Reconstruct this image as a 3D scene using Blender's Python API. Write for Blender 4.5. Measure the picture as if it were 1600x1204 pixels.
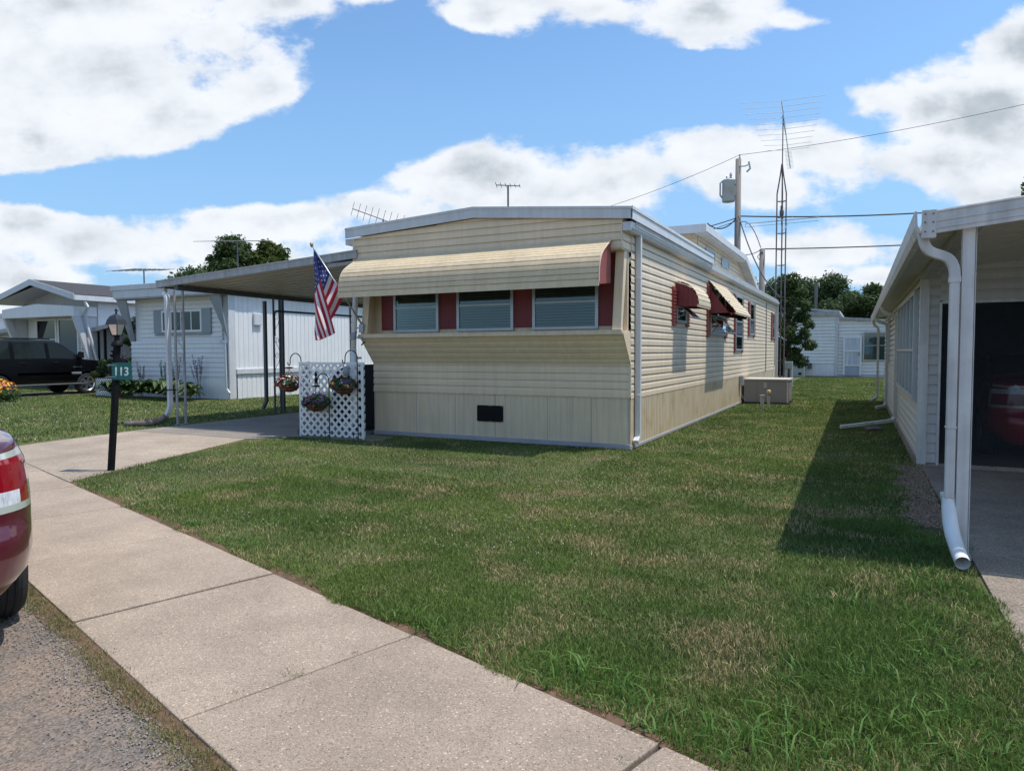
import bpy, bmesh, math, random
import numpy as np
from mathutils import Vector, Matrix, noise as mnoise
R = math.radians
rnd = random.Random(7)
for o in list(bpy.data.objects): bpy.data.objects.remove(o)
scn = bpy.context.scene
col = scn.collection

# ------------------------------------------------------------------ camera
cd = bpy.data.cameras.new('camera'); cam = bpy.data.objects.new('camera', cd); col.objects.link(cam)
cd.sensor_width = 36; cd.lens = 24.82; cd.clip_start = .05; cd.clip_end = 3000
yaw = math.atan(554/1103); pitch = math.atan(53/1103); roll = R(.2)
fw = Vector((-math.sin(yaw)*math.cos(pitch), math.cos(yaw)*math.cos(pitch), -math.sin(pitch)))
rt0 = Vector((math.cos(yaw), math.sin(yaw), 0)); up0 = rt0.cross(fw)
rt = rt0*math.cos(roll)-up0*math.sin(roll); up = up0*math.cos(roll)+rt0*math.sin(roll)
M4 = Matrix((( rt.x, up.x, -fw.x, 0), (rt.y, up.y, -fw.y, 0), (rt.z, up.z, -fw.z, 1.5), (0, 0, 0, 1)))
cam.matrix_world = M4
scn.camera = cam
scn.render.resolution_x = 1024; scn.render.resolution_y = 770

# ------------------------------------------------------------------ light, sky
SUND = Vector((.352, .135, 1)).normalized()
sl = bpy.data.lights.new('sun', 'SUN'); sl.energy = 2.85; sl.angle = R(.55); sl.color = (1, .955, .88)
so = bpy.data.objects.new('sun', sl); col.objects.link(so); so.location = (0, 0, 30)
so.rotation_euler = SUND.to_track_quat('Z', 'Y').to_euler()
scn.view_settings.view_transform = 'Standard'; scn.view_settings.look = 'None'
scn.view_settings.exposure = 0.66; scn.view_settings.gamma = 1

w = bpy.data.worlds.new('World'); scn.world = w; w.use_nodes = True
nt = w.node_tree; nt.nodes.clear(); L = nt.links.new
def N(t, **k):
    n = nt.nodes.new(t)
    for a, b in k.items(): setattr(n, a, b)
    return n
def math_(op, a, b=None, c=None, clamp=False):
    n = N('ShaderNodeMath', operation=op); n.use_clamp = clamp
    for i, v in enumerate((a, b, c)):
        if v is None: continue
        if isinstance(v, (int, float)): n.inputs[i].default_value = v
        else: L(v, n.inputs[i])
    return n.outputs[0]
def vmath(op, a, b):
    n = N('ShaderNodeVectorMath', operation=op)
    for i, v in enumerate((a, b)):
        if isinstance(v, tuple): n.inputs[i].default_value = v
        else: L(v, n.inputs[i])
    return n.outputs[1] if op in ('DOT_PRODUCT', 'LENGTH') else n.outputs[0]
def smooth(v, lo, hi, tlo=0., thi=1.):
    n = N('ShaderNodeMapRange', interpolation_type='SMOOTHSTEP')
    L(v, n.inputs[0])
    for i, x in enumerate((lo, hi, tlo, thi)): n.inputs[i+1].default_value = x
    return n.outputs[0]
sky = N('ShaderNodeTexSky', sky_type='NISHITA'); sky.sun_disc = False
sky.sun_elevation = R(67.7); sky.sun_rotation = R(65.5); sky.air_density = 1.0; sky.dust_density = 1.2; sky.ozone_density = 1.6
tc = N('ShaderNodeTexCoord'); D = tc.outputs['Generated']
# clouds are laid out in world directions: a = bearing tangent from north-north-west, b = elevation tangent
cf = vmath('DOT_PRODUCT', D, (-.449, .8936, 0)); cf = math_('MAXIMUM', math_('ABSOLUTE', cf), .02)
a_ = math_('DIVIDE', vmath('DOT_PRODUCT', D, (.8936, .449, 0)), cf)
b_ = math_('DIVIDE', vmath('DOT_PRODUCT', D, (0, 0, 1)), cf)
cmb = N('ShaderNodeCombineXYZ'); L(a_, cmb.inputs[0]); L(b_, cmb.inputs[1]); AB = cmb.outputs[0]
def noise(scale, detail, rough, vec=AB, off=(0, 0, 0), sc=(1, 1, 1)):
    mp = N('ShaderNodeMapping'); L(vec, mp.inputs[0]); mp.inputs['Location'].default_value = off; mp.inputs['Scale'].default_value = sc
    n = N('ShaderNodeTexNoise'); L(mp.outputs[0], n.inputs[0]); n.inputs['Scale'].default_value = scale
    n.inputs['Detail'].default_value = detail; n.inputs['Roughness'].default_value = rough
    return n.outputs[0]
n1 = noise(5, 12, .6, sc=(1, 1.5, 1)); n2 = noise(2.2, 4, .5, off=(3, 1, 0), sc=(1, 1.8, 1))
CL = [(-.59,.395,.36,.17,1.1),(-.48,.33,.25,.12,1.1),(-.66,.30,.20,.10,1.1),(-.36,.36,.15,.08,1),(-.62,.48,.38,.14,1.1),(-.30,.49,.16,.05,.6),
      (-.19,.50,.12,.04,.8),(-.03,.465,.12,.05,.95),(.13,.475,.16,.05,.9),(.27,.47,.17,.055,.95),(.40,.455,.12,.03,.8),(.06,.50,.3,.06,.95),(.42,.50,.1,.04,.5),
      (-.06,.25,.22,.085,1.15),(.14,.235,.22,.085,1.1),(.30,.255,.2,.08,1.1),(.42,.285,.15,.07,1.05),(-.2,.20,.2,.06,1),
      (-.32,.185,.22,.055,1.1),(-.50,.15,.3,.055,1.1),(-.70,.18,.12,.06,1.05),(-.67,.1,.2,.04,.85),(-.4,.12,.3,.04,.9),(0,.15,.5,.06,.9),
      (.50,.35,.12,.06,1),(.66,.33,.24,.11,1.15),(.60,.26,.22,.07,1.05),(.78,.40,.2,.10,1.1),(.72,.22,.2,.05,.95),
      (.42,.14,.28,.045,.95),(.5,.10,.3,.04,.9),(.6,.06,.4,.04,.8),(-.8,.05,.3,.05,.8),(-.5,.055,.3,.04,.7),(.3,.04,.5,.04,.75),(.9,.1,.2,.06,.8),
      (1.3,.3,.4,.15,1),(-1.3,.3,.4,.15,1),(1.8,.8,.5,.2,1),(-1.6,.9,.4,.2,1),(.2,1.1,.5,.2,.9)]
den = None
for (cx, cy, rx, ry, s) in CL:
    v = vmath('LENGTH', vmath('MULTIPLY', vmath('SUBTRACT', AB, (cx, cy, 0)), (1/rx, 1/ry, 0)), (0, 0, 0))
    v = math_('MULTIPLY_ADD', v, -s, s*1.08)
    den = v if den is None else math_('SMOOTH_MAX', den, v, .18)
dd = math_('ADD', den, math_('MULTIPLY_ADD', n1, 2.3, -1.42))
dd = math_('ADD', dd, math_('MULTIPLY_ADD', n2, .7, -.35))
for (cx, cy, rx, ry) in [(-.60,.228,.10,.028),(-.48,.238,.12,.035),(-.36,.255,.12,.05),(-.23,.30,.12,.06),(-.13,.37,.13,.07),(.08,.36,.22,.045),(.28,.365,.2,.04),(-.18,.425,.07,.03)]:
    v = vmath('LENGTH', vmath('MULTIPLY', vmath('SUBTRACT', AB, (cx, cy, 0)), (1/rx, 1/ry, 0)), (0, 0, 0))
    dd = math_('SUBTRACT', dd, math_('MULTIPLY', math_('SUBTRACT', 1.35, v, clamp=True), .75))
mask = smooth(dd, .03, .34)
# thin veil towards the horizon
haze = smooth(b_, .55, -.05, 0, .85)
n3 = noise(7, 7, .55, off=(0, -.035, 0), sc=(1, 1.7, 1)); n4 = noise(1.7, 6, .5, off=(5, 2, 0), sc=(1, 2.4, 1))
# cumulus relief: brighter where density falls off upward
rel = math_('SUBTRACT', n3, noise(7, 7, .55, off=(0, .03, 0), sc=(1, 1.7, 1)))
thick = smooth(dd, .35, 1.2)
sh = math_('ADD', math_('MULTIPLY', thick, math_('MULTIPLY_ADD', n4, 2.2, -.42)), math_('MULTIPLY', rel, -1.1))
ccol = N('ShaderNodeMix', data_type='RGBA'); L(smooth(sh, -.18, .85), ccol.inputs[0])
ccol.inputs[6].default_value = (.59, .615, .655, 1); ccol.inputs[7].default_value = (.30, .34, .38, 1)
hz = N('ShaderNodeMix', data_type='RGBA'); L(haze, hz.inputs[0])
skm = N('ShaderNodeMix', data_type='RGBA', blend_type='MULTIPLY'); skm.inputs[0].default_value = 1
L(sky.outputs[0], skm.inputs[6]); skm.inputs[7].default_value = (.090, .116, .132, 1)
L(skm.outputs[2], hz.inputs[6]); hz.inputs[7].default_value = (.20, .355, .56, 1)
mx = N('ShaderNodeMix', data_type='RGBA'); L(mask, mx.inputs[0]); L(hz.outputs[2], mx.inputs[6]); L(ccol.outputs[2], mx.inputs[7])
bg = N('ShaderNodeBackground'); L(mx.outputs[2], bg.inputs[0]); bg.inputs[1].default_value = 1.0
wo = N('ShaderNodeOutputWorld'); L(bg.outputs[0], wo.inputs[0])

# ------------------------------------------------------------------ materials
def pm(name, c, rough=.6, metal=0, var=.1, scale=3, sc=(1, 1, 1), bump=0, bscale=60, c2=None, lo=.45, hi=.62, fine=0, fscale=150, spec=.5, streak=0, coat=0):
    m = bpy.data.materials.new(name); m.use_nodes = True; t = m.node_tree; n = t.nodes; l = t.links.new
    p = n['Principled BSDF']; p.inputs['Roughness'].default_value = rough; p.inputs['Metallic'].default_value = metal
    p.inputs['Specular IOR Level'].default_value = spec; p.inputs['Coat Weight'].default_value = coat
    tcn = n.new('ShaderNodeTexCoord'); mp = n.new('ShaderNodeMapping'); l(tcn.outputs['Object'], mp.inputs[0]); mp.inputs['Scale'].default_value = sc
    ns = n.new('ShaderNodeTexNoise'); l(mp.outputs[0], ns.inputs[0]); ns.inputs['Scale'].default_value = scale; ns.inputs['Detail'].default_value = 6; ns.inputs['Roughness'].default_value = .62
    mr = n.new('ShaderNodeMapRange'); l(ns.outputs[0], mr.inputs[0]); mr.inputs[1].default_value = .3 if c2 is None else lo; mr.inputs[2].default_value = .7 if c2 is None else hi
    mxn = n.new('ShaderNodeMix'); mxn.data_type = 'RGBA'; l(mr.outputs[0], mxn.inputs[0])
    if c2 is None:
        mxn.inputs[6].default_value = (*[x*(1-var) for x in c], 1); mxn.inputs[7].default_value = (*[min(1, x*(1+var)) for x in c], 1)
    else:
        mxn.inputs[6].default_value = (*c, 1); mxn.inputs[7].default_value = (*c2, 1)
    out = mxn.outputs[2]
    def mul(fac_out, lo_, hi_, a, b):
        nonlocal out
        r = n.new('ShaderNodeMapRange'); l(fac_out, r.inputs[0]); r.inputs[1].default_value = lo_; r.inputs[2].default_value = hi_; r.inputs[3].default_value = a; r.inputs[4].default_value = b
        h = n.new('ShaderNodeVectorMath'); h.operation = 'SCALE'; l(out, h.inputs[0]); l(r.outputs[0], h.inputs[3]); out = h.outputs[0]
    if streak:
        mp2 = n.new('ShaderNodeMapping'); l(tcn.outputs['Object'], mp2.inputs[0]); mp2.inputs['Scale'].default_value = (9, 9, .6)
        s2 = n.new('ShaderNodeTexNoise'); l(mp2.outputs[0], s2.inputs[0]); s2.inputs['Scale'].default_value = 1.6; s2.inputs['Detail'].default_value = 5
        mul(s2.outputs[0], .35, .7, 1.0, 1-streak)
    if fine:
        f2 = n.new('ShaderNodeTexNoise'); l(tcn.outputs['Object'], f2.inputs[0]); f2.inputs['Scale'].default_value = fscale; f2.inputs['Detail'].default_value = 3; f2.inputs['Roughness'].default_value = .7
        mul(f2.outputs[0], .32, .68, 1-fine, 1+fine)
    l(out, p.inputs['Base Color'])
    if bump:
        b2 = n.new('ShaderNodeTexNoise'); l(tcn.outputs['Object'], b2.inputs[0]); b2.inputs['Scale'].default_value = bscale; b2.inputs['Detail'].default_value = 5; b2.inputs['Roughness'].default_value = .65
        bn = n.new('ShaderNodeBump'); bn.inputs['Strength'].default_value = bump; bn.inputs['Distance'].default_value = .01
        l(b2.outputs[0], bn.inputs['Height']); l(bn.outputs[0], p.inputs['Normal'])
    return m
M = {}
M['cream'] = pm('cream siding', (.71, .585, .425), .45, var=.05, scale=1.4, streak=.16, bump=.05, bscale=9)
M['cream_front'] = pm('cream siding weathered', (.74, .60, .415), .5, var=.07, scale=1.2, sc=(.6, .6, 2), streak=.10, bump=.05, bscale=9)
M['skirt'] = pm('cream skirting', (.70, .575, .40), .5, var=.08, scale=1.1, streak=.14)
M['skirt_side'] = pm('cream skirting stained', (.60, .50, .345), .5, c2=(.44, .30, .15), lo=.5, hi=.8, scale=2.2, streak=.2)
M['awning'] = pm('cream awning', (.68, .55, .365), .42, var=.09, scale=2, streak=.12, fine=.05, fscale=20)
M['red'] = pm('red panel', (.19, .03, .035), .55, var=.14, scale=2)
M['red_sun'] = pm('red faded metal', (.27, .055, .045), .45, var=.14, scale=3)
M['white'] = pm('white siding', (.76, .765, .77), .5, var=.04, scale=1.2, streak=.08)
M['whiteblue'] = pm('pale blue white siding', (.78, .78, .765), .5, var=.04, scale=1.5, streak=.08)
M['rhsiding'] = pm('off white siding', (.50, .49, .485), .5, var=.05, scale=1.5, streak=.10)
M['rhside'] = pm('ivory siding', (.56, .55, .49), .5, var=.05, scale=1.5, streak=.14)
M['trimwhite'] = pm('white aluminium trim', (.60, .61, .625), .4, var=.06, scale=3, streak=.12)
M['trimbright'] = pm('bright white trim', (.62, .61, .60), .45, var=.12, scale=4, streak=.28)
M['trimgrey'] = pm('weathered aluminium trim', (.40, .40, .40), .5, var=.15, scale=4, streak=.25)
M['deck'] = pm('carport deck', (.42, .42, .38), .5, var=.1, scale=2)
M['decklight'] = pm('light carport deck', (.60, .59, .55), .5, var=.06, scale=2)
M['dgrey'] = pm('dark metal', (.09, .095, .10), .5, var=.2, scale=5)
M['shutter'] = pm('grey shutter', (.27, .30, .325), .55, var=.08)
M['alu'] = pm('aluminium frame', (.42, .45, .47), .35, metal=.5, var=.08, scale=6)
M['whiteframe'] = pm('white frame', (.74, .75, .75), .4, var=.05)
M['blind'] = pm('white blinds', (.36, .40, .39), .6, var=.08, scale=2)
M['curtain'] = pm('net curtain', (.52, .55, .60), .9, var=.3, scale=14, sc=(1, 1, .05))
M['room'] = pm('dark room', (.03, .035, .04), .9)
M['roofgrey'] = pm('grey roof coating', (.45, .46, .46), .7, var=.15, scale=2)
M['shingle'] = pm('charcoal shingles', (.045, .043, .045), .9, var=.35, scale=14, sc=(1, 1, 1), fine=.3, fscale=40)
def aggregate(m, amt=.35, sc=140):
    t = m.node_tree; n = t.nodes; l = t.links.new; p = n['Principled BSDF']; src = p.inputs['Base Color'].links[0].from_socket
    tcn = n.new('ShaderNodeTexCoord'); vo = n.new('ShaderNodeTexVoronoi'); l(tcn.outputs['Object'], vo.inputs[0]); vo.inputs['Scale'].default_value = sc
    sx = n.new('ShaderNodeSeparateXYZ'); l(vo.outputs['Color'], sx.inputs[0]); pw = n.new('ShaderNodeMapRange'); l(sx.outputs[0], pw.inputs[0]); pw.inputs[1].default_value = .0; pw.inputs[2].default_value = 1; pw.inputs[3].default_value = 1-amt; pw.inputs[4].default_value = 1+amt
    gt = n.new('ShaderNodeMapRange'); l(sx.outputs[1], gt.inputs[0]); gt.inputs[1].default_value = .965; gt.inputs[2].default_value = .975; gt.inputs[3].default_value = 1; gt.inputs[4].default_value = 1.75
    dk = n.new('ShaderNodeMapRange'); l(sx.outputs[2], dk.inputs[0]); dk.inputs[1].default_value = .96; dk.inputs[2].default_value = .97; dk.inputs[3].default_value = 1; dk.inputs[4].default_value = .55
    a = n.new('ShaderNodeMath'); a.operation = 'MULTIPLY'; l(pw.outputs[0], a.inputs[0]); l(gt.outputs[0], a.inputs[1]); b = n.new('ShaderNodeMath'); b.operation = 'MULTIPLY'; l(a.outputs[0], b.inputs[0]); l(dk.outputs[0], b.inputs[1])
    # broad stains
    st = n.new('ShaderNodeTexNoise'); l(tcn.outputs['Object'], st.inputs[0]); st.inputs['Scale'].default_value = .9; st.inputs['Detail'].default_value = 8; st.inputs['Roughness'].default_value = .7
    sm = n.new('ShaderNodeMapRange'); l(st.outputs[0], sm.inputs[0]); sm.inputs[1].default_value = .35; sm.inputs[2].default_value = .65; sm.inputs[3].default_value = .84; sm.inputs[4].default_value = 1.1
    c = n.new('ShaderNodeMath'); c.operation = 'MULTIPLY'; l(b.outputs[0], c.inputs[0]); l(sm.outputs[0], c.inputs[1])
    g = n.new('ShaderNodeNewGeometry'); gr = n.new('ShaderNodeMapRange'); l(g.outputs['Random Per Island'], gr.inputs[0]); gr.inputs[3].default_value = .90; gr.inputs[4].default_value = 1.08
    d = n.new('ShaderNodeMath'); d.operation = 'MULTIPLY'; l(c.outputs[0], d.inputs[0]); l(gr.outputs[0], d.inputs[1])
    h = n.new('ShaderNodeVectorMath'); h.operation = 'SCALE'; l(src, h.inputs[0]); l(d.outputs[0], h.inputs[3]); l(h.outputs[0], p.inputs['Base Color']); return m
M['concrete'] = pm('sidewalk concrete', (.33, .255, .192), .9, var=.12, scale=2.2, fine=.22, fscale=230, bump=.5, bscale=190)
M['concrete2'] = pm('driveway concrete', (.33, .262, .20), .9, var=.14, scale=1.5, fine=.12, fscale=120, bump=.3, bscale=120)
M['padc'] = pm('old grey concrete', (.25, .215, .185), .9, var=.15, scale=1.2, fine=.1, fscale=90, bump=.3, bscale=100)
M['rhdrive'] = pm('right driveway concrete', (.26, .21, .165), .9, var=.25, scale=1.3, fine=.16, fscale=110, bump=.5, bscale=120)
aggregate(M['concrete'], .22, 170); aggregate(M['concrete2'], .2, 110); aggregate(M['padc'], .15, 110); aggregate(M['rhdrive'], .3, 110)
M['kerb'] = pm('grey base trim', (.33, .33, .36), .6, var=.1)
M['black'] = pm('black paint', (.007, .007, .008), .6, var=.3, scale=12, spec=.2)
M['blackrough'] = pm('black weathered wood', (.008, .008, .009), .85, spec=.2, var=.4, scale=25, bump=.4, bscale=40)
M['rust'] = pm('rusty steel', (.13, .095, .085), .7, c2=(.19, .17, .17), scale=8)
M['wood'] = pm('grey pole wood', (.22, .20, .185), .9, var=.2, scale=5, sc=(6, 6, .4), bump=.3, bscale=40)
M['hvac'] = pm('taupe painted steel', (.30, .27, .245), .5, var=.05, scale=2)
M['hvacl'] = pm('pale cabinet trim', (.52, .47, .42), .5, var=.05)
M['galv'] = pm('galvanised steel', (.42, .45, .46), .4, metal=.6, var=.12, scale=6)
M['pvc'] = pm('white pvc', (.74, .74, .72), .35, var=.07, scale=4)
M['pvcdirty'] = pm('dirty white plastic', (.62, .62, .57), .5, c2=(.33, .31, .26), lo=.5, hi=.75, scale=6)
M['wire'] = pm('black cable', (.02, .02, .022), .6)
M['tyre'] = pm('tyre rubber', (.016, .016, .017), .75, var=.25, scale=20)
M['rim'] = pm('alloy rim', (.55, .56, .58), .25, metal=.9, var=.05)
M['dullrim'] = pm('grey rim', (.32, .33, .34), .35, metal=.8, var=.05)
M['carred'] = pm('maroon car paint', (.095, .012, .022), .28, metal=.25, var=.06, coat=1, scale=2)
M['carred2'] = pm('red car paint', (.45, .015, .025), .25, metal=.2, coat=1)
M['carblack'] = pm('black car paint', (.004, .004, .005), .22, metal=0, var=.1, spec=.3)
M['carglass'] = pm('tinted car glass', (.012, .018, .018), .06, spec=.8)
M['lampred'] = pm('red lens', (.26, .004, .012), .12, spec=.8, coat=1, var=.1, scale=30)
M['lampclear'] = pm('clear lens', (.62, .63, .66), .12, spec=.9, coat=1, var=.35, scale=60, sc=(1, 1, .3))
M['lamptrim'] = pm('chrome edged lamp trim', (.62, .66, .60), .15, metal=.35, coat=1)
M['chrome'] = pm('chrome strip', (.6, .62, .66), .2, metal=.9)
M['signgreen'] = pm('green sign', (.006, .135, .115), .45, var=.06)
M['signwhite'] = pm('white lettering', (.8, .84, .82), .5)
M['fred'] = pm('flag red', (.42, .014, .045), .8, var=.1, scale=8)
M['fwhite'] = pm('flag white', (.72, .68, .68), .8, var=.05, scale=8)
M['fblue'] = pm('flag blue', (.035, .05, .19), .8, var=.1, scale=8)
M['brass'] = pm('gold finial', (.45, .36, .2), .4, metal=.5)
M['coco'] = pm('coconut liner', (.16, .065, .035), .95, var=.35, scale=40, bump=.8, bscale=80)
M['terracotta'] = pm('terracotta', (.55, .13, .06), .8)
M['frost'] = pm('frosted glass', (.55, .58, .55), .3, spec=.6)
M['clover'] = pm('clover heads', (.40, .38, .28), .9)
def leafmat(name, c1, c2, trans=.35, rough=.6):
    m = bpy.data.materials.new(name); m.use_nodes = True; t = m.node_tree; n = t.nodes; l = t.links.new
    p = n['Principled BSDF']; p.inputs['Roughness'].default_value = rough; p.inputs['Specular IOR Level'].default_value = .3
    g = n.new('ShaderNodeNewGeometry'); mxn = n.new('ShaderNodeMix'); mxn.data_type = 'RGBA'
    tcn = n.new('ShaderNodeTexCoord'); ns = n.new('ShaderNodeTexNoise'); l(tcn.outputs['Object'], ns.inputs[0]); ns.inputs['Scale'].default_value = .8
    ad = n.new('ShaderNodeMath'); ad.operation = 'MULTIPLY_ADD'; l(ns.outputs[0], ad.inputs[0]); ad.inputs[1].default_value = .9; 
    m2 = n.new('ShaderNodeMath'); m2.operation = 'MULTIPLY_ADD'; l(g.outputs['Random Per Island'], m2.inputs[0]); m2.inputs[1].default_value = .55; m2.inputs[2].default_value = -.2
    l(m2.outputs[0], ad.inputs[2]); ad.use_clamp = True
    l(ad.outputs[0], mxn.inputs[0]); mxn.inputs[6].default_value = (*c1, 1); mxn.inputs[7].default_value = (*c2, 1)
    l(mxn.outputs[2], p.inputs['Base Color'])
    tr = n.new('ShaderNodeBsdfTranslucent'); l(mxn.outputs[2], tr.inputs[0]); ms = n.new('ShaderNodeMixShader'); ms.inputs[0].default_value = trans
    l(p.outputs[0], ms.inputs[1]); l(tr.outputs[0], ms.inputs[2]); l(ms.outputs[0], n['Material Output'].inputs[0])
    return m
M['leaf'] = leafmat('tree leaves', (.025, .055, .015), (.085, .125, .035))
M['leafdark'] = leafmat('dark tree leaves', (.028, .06, .022), (.085, .13, .045))
M['leafyellow'] = leafmat('light tree leaves', (.03, .06, .012), (.13, .16, .03))
M['hosta'] = leafmat('hosta leaves', (.02, .05, .015), (.07, .12, .03), .15)
M['hostavar'] = leafmat('variegated hosta leaves', (.05, .09, .03), (.20, .25, .10), .15)
M['weed'] = leafmat('broad weed blades', (.06, .14, .025), (.14, .25, .05), .35)
M['darkleaf'] = leafmat('basket leaves', (.02, .06, .02), (.05, .12, .05), .25)
M['mauve'] = leafmat('mauve flowers', (.26, .16, .2), (.45, .3, .36), .3)
for k, c in dict(pred=(.42, .03, .04), ppurple=(.2, .03, .22), pwhite=(.7, .65, .62), porange=(.75, .2, .05), pyellow=(.75, .42, .03), ppink=(.5, .1, .2)).items():
    M[k] = pm('petals '+k, c, .7, var=.15, scale=30)
M['trunk'] = pm('bark', (.11, .085, .065), .95, var=.3, scale=8, bump=.6, bscale=30)
def glass(name, tint=(.75, .82, .8), refl=1.0):
    m = bpy.data.materials.new(name); m.use_nodes = True; n = m.node_tree.nodes; l = m.node_tree.links.new
    n.remove(n['Principled BSDF'])
    g = n.new('ShaderNodeBsdfGlossy'); g.inputs['Roughness'].default_value = .02; g.inputs['Color'].default_value = (refl, refl, refl, 1)
    t = n.new('ShaderNodeBsdfTransparent'); t.inputs[0].default_value = (*tint, 1)
    f = n.new('ShaderNodeFresnel'); f.inputs[0].default_value = 1.62
    ms = n.new('ShaderNodeMixShader'); l(f.outputs[0], ms.inputs[0]); l(t.outputs[0], ms.inputs[1]); l(g.outputs[0], ms.inputs[2])
    l(ms.outputs[0], n['Material Output'].inputs[0]); return m
M['glass'] = glass('window glass', (.62, .70, .68)); M['glassdark'] = glass('dark window glass', (.3, .34, .36))
M['lampglass'] = glass('lantern glass', (.9, .92, .88))
def screenmat():
    m = bpy.data.materials.new('dark mesh screen'); m.use_nodes = True; n = m.node_tree.nodes; l = m.node_tree.links.new
    p = n['Principled BSDF']; p.inputs['Base Color'].default_value = (.030, .038, .048, 1); p.inputs['Roughness'].default_value = .8
    t = n.new('ShaderNodeBsdfTransparent'); ms = n.new('ShaderNodeMixShader'); ms.inputs[0].default_value = .74
    l(p.outputs[0], ms.inputs[1]); l(t.outputs[0], ms.inputs[2]); l(ms.outputs[0], n['Material Output'].inputs[0]); return m
M['screen'] = screenmat()
# turf: colour from the place itself (dead patches, greener patches)
PATCH = [(-1.9, 6.2, .8, .35), (-1.2, 5.0, .7, .3), (-2.9, 6.9, .7, .5), (-.9, 3.75, .45, .25), (-1.4, 3.6, .5, .2), (-2.1, 5.2, .5, .25), (-.6, 7.3, .7, .35), (-1.6, 8.8, .8, .3), (-4.6, 6.6, .5, .4), (-1.0, 4.3, .5, .2)]
def turf(name, blade):
    m = bpy.data.materials.new(name); m.use_nodes = True; t = m.node_tree; n = t.nodes; l = t.links.new
    p = n['Principled BSDF']; p.inputs['Roughness'].default_value = .7 if blade else 1; p.inputs['Specular IOR Level'].default_value = .25
    tcn = n.new('ShaderNodeTexCoord'); P = tcn.outputs['Object']
    def nz(s, d=4, off=(0, 0, 0)):
        mp = n.new('ShaderNodeMapping'); l(P, mp.inputs[0]); mp.inputs['Location'].default_value = off; mp.inputs['Scale'].default_value = (1, 1, 0)
        q = n.new('ShaderNodeTexNoise'); l(mp.outputs[0], q.inputs[0]); q.inputs['Scale'].default_value = s; q.inputs['Detail'].default_value = d; return q.outputs[0]
    def ml(op, a, b=None, c=None):
        q = n.new('ShaderNodeMath'); q.operation = op
        for i, v in enumerate((a, b, c)):
            if v is None: continue
            if isinstance(v, (int, float)): q.inputs[i].default_value = v
            else: l(v, q.inputs[i])
        return q.outputs[0]
    def mr(v, a, b, c=0., d=1.):
        q = n.new('ShaderNodeMapRange'); l(v, q.inputs[0])
        for i, x in enumerate((a, b, c, d)): q.inputs[i+1].default_value = x
        return q.outputs[0]
    def mixc(f, a, b):
        q = n.new('ShaderNodeMix'); q.data_type = 'RGBA'
        if isinstance(f, float): q.inputs[0].default_value = f
        else: l(f, q.inputs[0])
        for i, v in ((6, a), (7, b)):
            if isinstance(v, tuple): q.inputs[i].default_value = (*v, 1)
            else: l(v, q.inputs[i])
        return q.outputs[2]
    g = n.new('ShaderNodeNewGeometry'); ri = g.outputs['Random Per Island'] if blade else nz(60, 3)
    green = mixc(mr(nz(.9, 5), .35, .65), (.068, .125, .028), (.135, .21, .048))
    green = mixc(ml('MULTIPLY', mr(nz(.35, 3, (7, 3, 0)), .4, .65), .7), green, (.185, .235, .055))
    pt = None
    for (x, y, rx, ry) in PATCH:
        s1 = n.new('ShaderNodeVectorMath'); s1.operation = 'SUBTRACT'; l(P, s1.inputs[0]); s1.inputs[1].default_value = (x, y, 0)
        s2 = n.new('ShaderNodeVectorMath'); s2.operation = 'MULTIPLY'; l(s1.outputs[0], s2.inputs[0]); s2.inputs[1].default_value = (1/rx, 1/ry, 0)
        s3 = n.new('ShaderNodeVectorMath'); s3.operation = 'LENGTH'; l(s2.outputs[0], s3.inputs[0])
        v = mr(s3.outputs[1], 1.5, .2); pt = v if pt is None else ml('MAXIMUM', pt, v)
    dead = ml('ADD', ml('MULTIPLY', pt, .26), mr(nz(1.7, 6, (2, 5, 0)), .45, .95))
    dead = ml('ADD', dead, ml('MULTIPLY_ADD', ri, .75, -.50))
    dead = mr(dead, .2, .5)
    dcol = mixc(mr(ri, 0, 1), (.28, .21, .10), (.42, .33, .18))
    c = mixc(dead, green, dcol)
    if not blade: c = mixc(.72, c, (.075, .058, .036))
    br = n.new('ShaderNodeVectorMath'); br.operation = 'SCALE'; l(c, br.inputs[0]); l(mr(ri, 0, 1, .6, 1.5), br.inputs[3])
    l(br.outputs[0], p.inputs['Base Color'])
    if blade:
        tr = n.new('ShaderNodeBsdfTranslucent'); l(br.outputs[0], tr.inputs[0]); ms = n.new('ShaderNodeMixShader'); ms.inputs[0].default_value = .3
        l(p.outputs[0], ms.inputs[1]); l(tr.outputs[0], ms.inputs[2]); l(ms.outputs[0], n['Material Output'].inputs[0])
    else:
        bn = n.new('ShaderNodeBump'); bn.inputs['Strength'].default_value = .8; bn.inputs['Distance'].default_value = .02; l(nz(40, 6), bn.inputs['Height']); l(bn.outputs[0], p.inputs['Normal'])
    return m
M['verge'] = leafmat('half dry verge grass', (.10, .14, .035), (.27, .21, .10), .25)
M['turfsoil'] = turf('turf floor', False); M['blade'] = turf('grass blades', True)
M['soil'] = pm('bare soil', (.13, .075, .045), 1, var=.4, scale=12, bump=.8, bscale=60)
M['gravel'] = pm('gravel stones', (.24, .17, .12), .9, var=.6, scale=30)
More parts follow.
